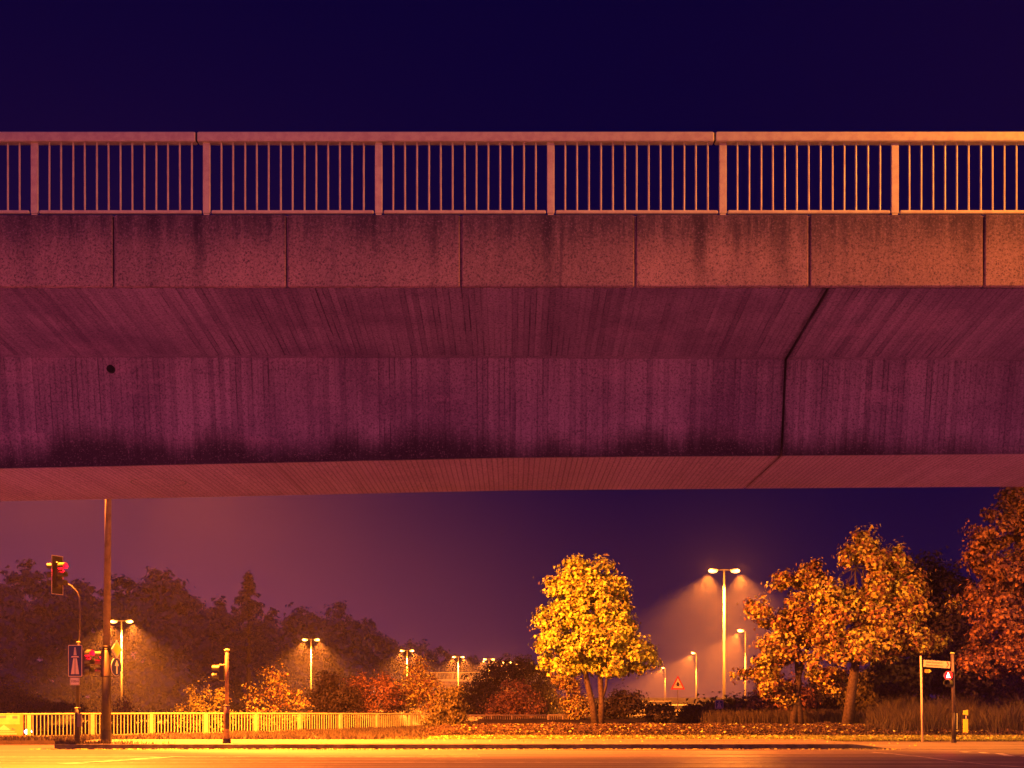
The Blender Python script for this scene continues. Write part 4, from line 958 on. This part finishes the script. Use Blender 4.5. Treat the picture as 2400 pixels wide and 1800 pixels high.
# triangular warning sign
Y = 76; B = Vector((WX(1588.5, Y), Y, 0)); B.z = hz(B.x, Y); s_ = Y/F
ts = thing('warning_sign', B, 'red-bordered triangular warning sign with black crossroads arrow on a thin pole', 'road sign')
zt, zb = WZ(1583, Y)-B.z, WZ(1616, Y)-B.z; hw = 17*s_
g = MB(); g.tube([(0, 0, -.1), (0, 0, zt-.2)], .032, 8); g.build('pole', M_galv, ts)
def tri(k): 
    cz = zb+(zt-zb)/3
    return [(-hw*k, cz+(zb-cz)*k), (hw*k, cz+(zb-cz)*k), (0, cz+(zt-cz)*k)]
sign_plate(ts, tri(1.0), -.05, M_red, 'border'); sign_plate(ts, tri(.70), -.054, M_wsign, 'panel', .003)
cz = zb+(zt-zb)*.32; q = (zt-zb)
sign_plate(ts, [(-.09*q, cz-.13*q), (0, cz-.07*q), (.09*q, cz-.13*q), (.09*q, cz+.13*q), (0, cz+.24*q), (-.09*q, cz+.13*q)], -.058, M_ink, 'arrow', .003)
sign_plate(ts, [(-.20*q, cz-.01*q), (.20*q, cz-.01*q), (.20*q, cz+.03*q), (-.20*q, cz+.03*q)], -.061, M_ink, 'cross_bar', .003)
# small motorway sign
Y = 60; B = Vector((WX(1685, Y), Y, 0)); B.z = hz(B.x, Y)
sq = thing('motorway_sign', B, 'small square blue motorway sign beside the pole of the tallest lamp', 'road sign')
x0, x1 = WX(1675.5, Y)-B.x, WX(1695, Y)-B.x; z0, z1 = WZ(1661, Y)-B.z, WZ(1641, Y)-B.z
g = MB(); g.tube([(0, 0, -.1), (0, 0, z1-.05)], .03, 8); g.build('pole', M_galv, sq)
sign_plate(sq, rrect(x0, z0, x1, z1, .04), -.05, M_cream, 'rim'); sign_plate(sq, rrect(x0+.03, z0+.03, x1-.03, z1-.03, .03), -.054, M_blue, 'panel', .003)
g = MB(); motorway_symbol(g, x0+.03, z0+.03, x1-.03, z1-.03, -.058); g.build('symbol', M_cream, sq)
# marker posts
def marker(px, py0, py1, Y, label):
    z0, z1 = WZ(py1, Y), WZ(py0, Y); h = z1-z0; B = Vector((WX(px, Y), Y, z0)); r_ = thing('marker_post', B, label, 'marker post', group='roadside marker posts')
    w = h*.24
    g = MB(); g.plate([(-w/2, -.3), (w/2, -.3), (w/2, h*.48), (-w/2, h*.48)], w*.6); g.plate([(-w/2, h*.74), (w/2, h*.70), (w/2, h), (-w/2, h*.96)], w*.6); g.build('post', M_yellow if Y < 60 else M_white, r_)
    g = MB(); g.plate([(-w/2, h*.481), (w/2, h*.481), (w/2, h*.699), (-w/2, h*.739)], w*.58, y=w*.01); bnd = g.build('black_band', M_black, r_)
    g = MB(); g.plate([(-w*.12, h*.50), (w*.12, h*.50), (w*.12, h*.68), (-w*.12, h*.68)], .003, y=-.001); g.build('reflector', M_white, r_)
M_yw = M_cream
marker(2264, 1664, 1705, 45.9, 'white marker post with black band in the tall grass, right of the red light')
marker(1746, 1675, 1689, 70, 'small pale marker post on the mound, right of the tallest lamp pole')

# distant viaduct with lit railing
Yv = 228; B = Vector((WX(1000, Yv), Yv, 0))
vd = thing('viaduct', B, 'distant viaduct with a brightly lit pale railing, between bushes below the twin lamps', 'bridge')
x0, x1 = WX(800, Yv)-B.x, WX(1300, Yv)-B.x; zr, zd = WZ(1575.5, Yv), WZ(1597, Yv)
g = MB(); g.box(((x0+x1)/2, 1.5, zd-.6), (x1-x0, 4, 1.2)); g.build('deck', M_conc, vd)
g = MB(); g.box(((x0+x1)/2, 0, zd+.15), (x1-x0, .12, .5)); g.build('parapet', M_rail, vd)
g = MB(); g.box(((x0+x1)/2, 0, zr-.05), (x1-x0, .10, .14)); g.build('handrail', M_rail, vd)
g = MB(); k = x0
while k < x1:
    g.box((k, 0, (zd+.4+zr-.12)/2), (.07, .05, zr-.12-zd-.4)); k += .25
g.build('balusters', M_rail, vd)
g = MB(); k = x0
while k < x1: g.box((k, -.03, (zd+.4+zr-.12)/2), (.2, .07, zr-.12-zd-.4)); k += 3.0
g.build('posts', M_rail, vd)
for xx in (x0+6, (x0+x1)/2, x1-6):
    g = MB(); g.box((xx, 2, (zd-1.2-3.4)/2), (1.2, 1.2, zd-1.2+3.4)); g.build('pier', M_conc, vd)

# parked car with headlights on, seen through the fence
Y = 60.5; B = Vector((WX(110, Y), Y, 0)); B.z = hz(B.x, Y)
B.z = -.76
car = thing('car', B, 'dark car behind the fence at the far left with both headlights on', 'car', rz=math.radians(-20))
M_car = simple('dark_car_paint', (.03, .025, .035), .25, .3); M_glass = simple('car_glass', (.02, .02, .03), .08)
sec = [(-2.0, .35, .62, .80), (-1.85, .30, .78, .86), (-1.0, .28, .92, .88), (-.45, .28, 1.38, .70), (.6, .28, 1.46, .68), (1.5, .28, 1.36, .66), (1.95, .30, .98, .84), (2.1, .38, .80, .80)]
vv, ff = [], []
for x, zb_, zt_, w_ in sec:
    vv += [(x, -.86 if abs(x) < 1.95 else -.8, zb_), (x, -.88 if abs(x) < 1.95 else -.8, .70), (x, -w_*.95, min(zt_, .95)), (x, -w_*.8, zt_), (x, w_*.8, zt_), (x, w_*.95, min(zt_, .95)), (x, .88 if abs(x) < 1.95 else .8, .70), (x, .86 if abs(x) < 1.95 else .8, zb_)]
for i in range(len(sec)-1):
    for k in range(8): ff.append((i*8+k, i*8+(k+1) % 8, (i+1)*8+(k+1) % 8, (i+1)*8+k))
ff.append(tuple(range(8))); ff.append(tuple(reversed([len(vv)-8+k for k in range(8)])))
rotM = Matrix.Rotation(-PI/2, 3, 'Z')   # front (-x) ends up facing the camera side after the turn
R2 = Matrix.Rotation(PI/2, 3, 'Z')
mesh_obj('body', [R2@Vector(v) for v in vv], ff, M_car, car, smooth=False)
g = MB(); g.box(R2@Vector((-.74, 0, 1.13)), (1.25, .5, .03), rx=math.radians(40)); g.build('windscreen', M_glass, car)
for sy in (-1, 1):
    g = MB(); g.ell(R2@Vector((-1.98, sy*.60, .66)), (.22, .09, .13)); g.build('headlight', M_head, car, smooth=True)
    for xx in (-1.3, 1.35):
        g = MB(); c_ = R2@Vector((xx, sy*.80, .31)); g.tube([c_-Vector((.1, 0, 0)), c_+Vector((.1, 0, 0))], .31, 18); w_ = g.build('wheel', M_black, car)
        g = MB(); g.tube([c_-Vector((.105, 0, 0)), c_+Vector((.105, 0, 0))], .19, 14); g.build('rim', M_galv, w_)

# ------------------------------------------------------------------ night haze
g = MB(); g.box((0, 170, 13), (1300, 1000, 30))
m = bpy.data.materials.new('haze_air'); m.use_nodes = True; t = NT(m.node_tree); t.n.clear()
pv_ = t.new('ShaderNodeVolumePrincipled'); pv_.inputs['Color'].default_value = (.92, .80, .96, 1); pv_.inputs['Density'].default_value = .0004; pv_.inputs['Anisotropy'].default_value = .4
mo = t.new('ShaderNodeOutputMaterial'); t.l.new(pv_.outputs[0], mo.inputs['Volume'])
hz_o = g.build('haze', m); hz_o['kind'] = 'stuff'; tag(hz_o, 'thin night mist glowing round the street lamps', 'haze')
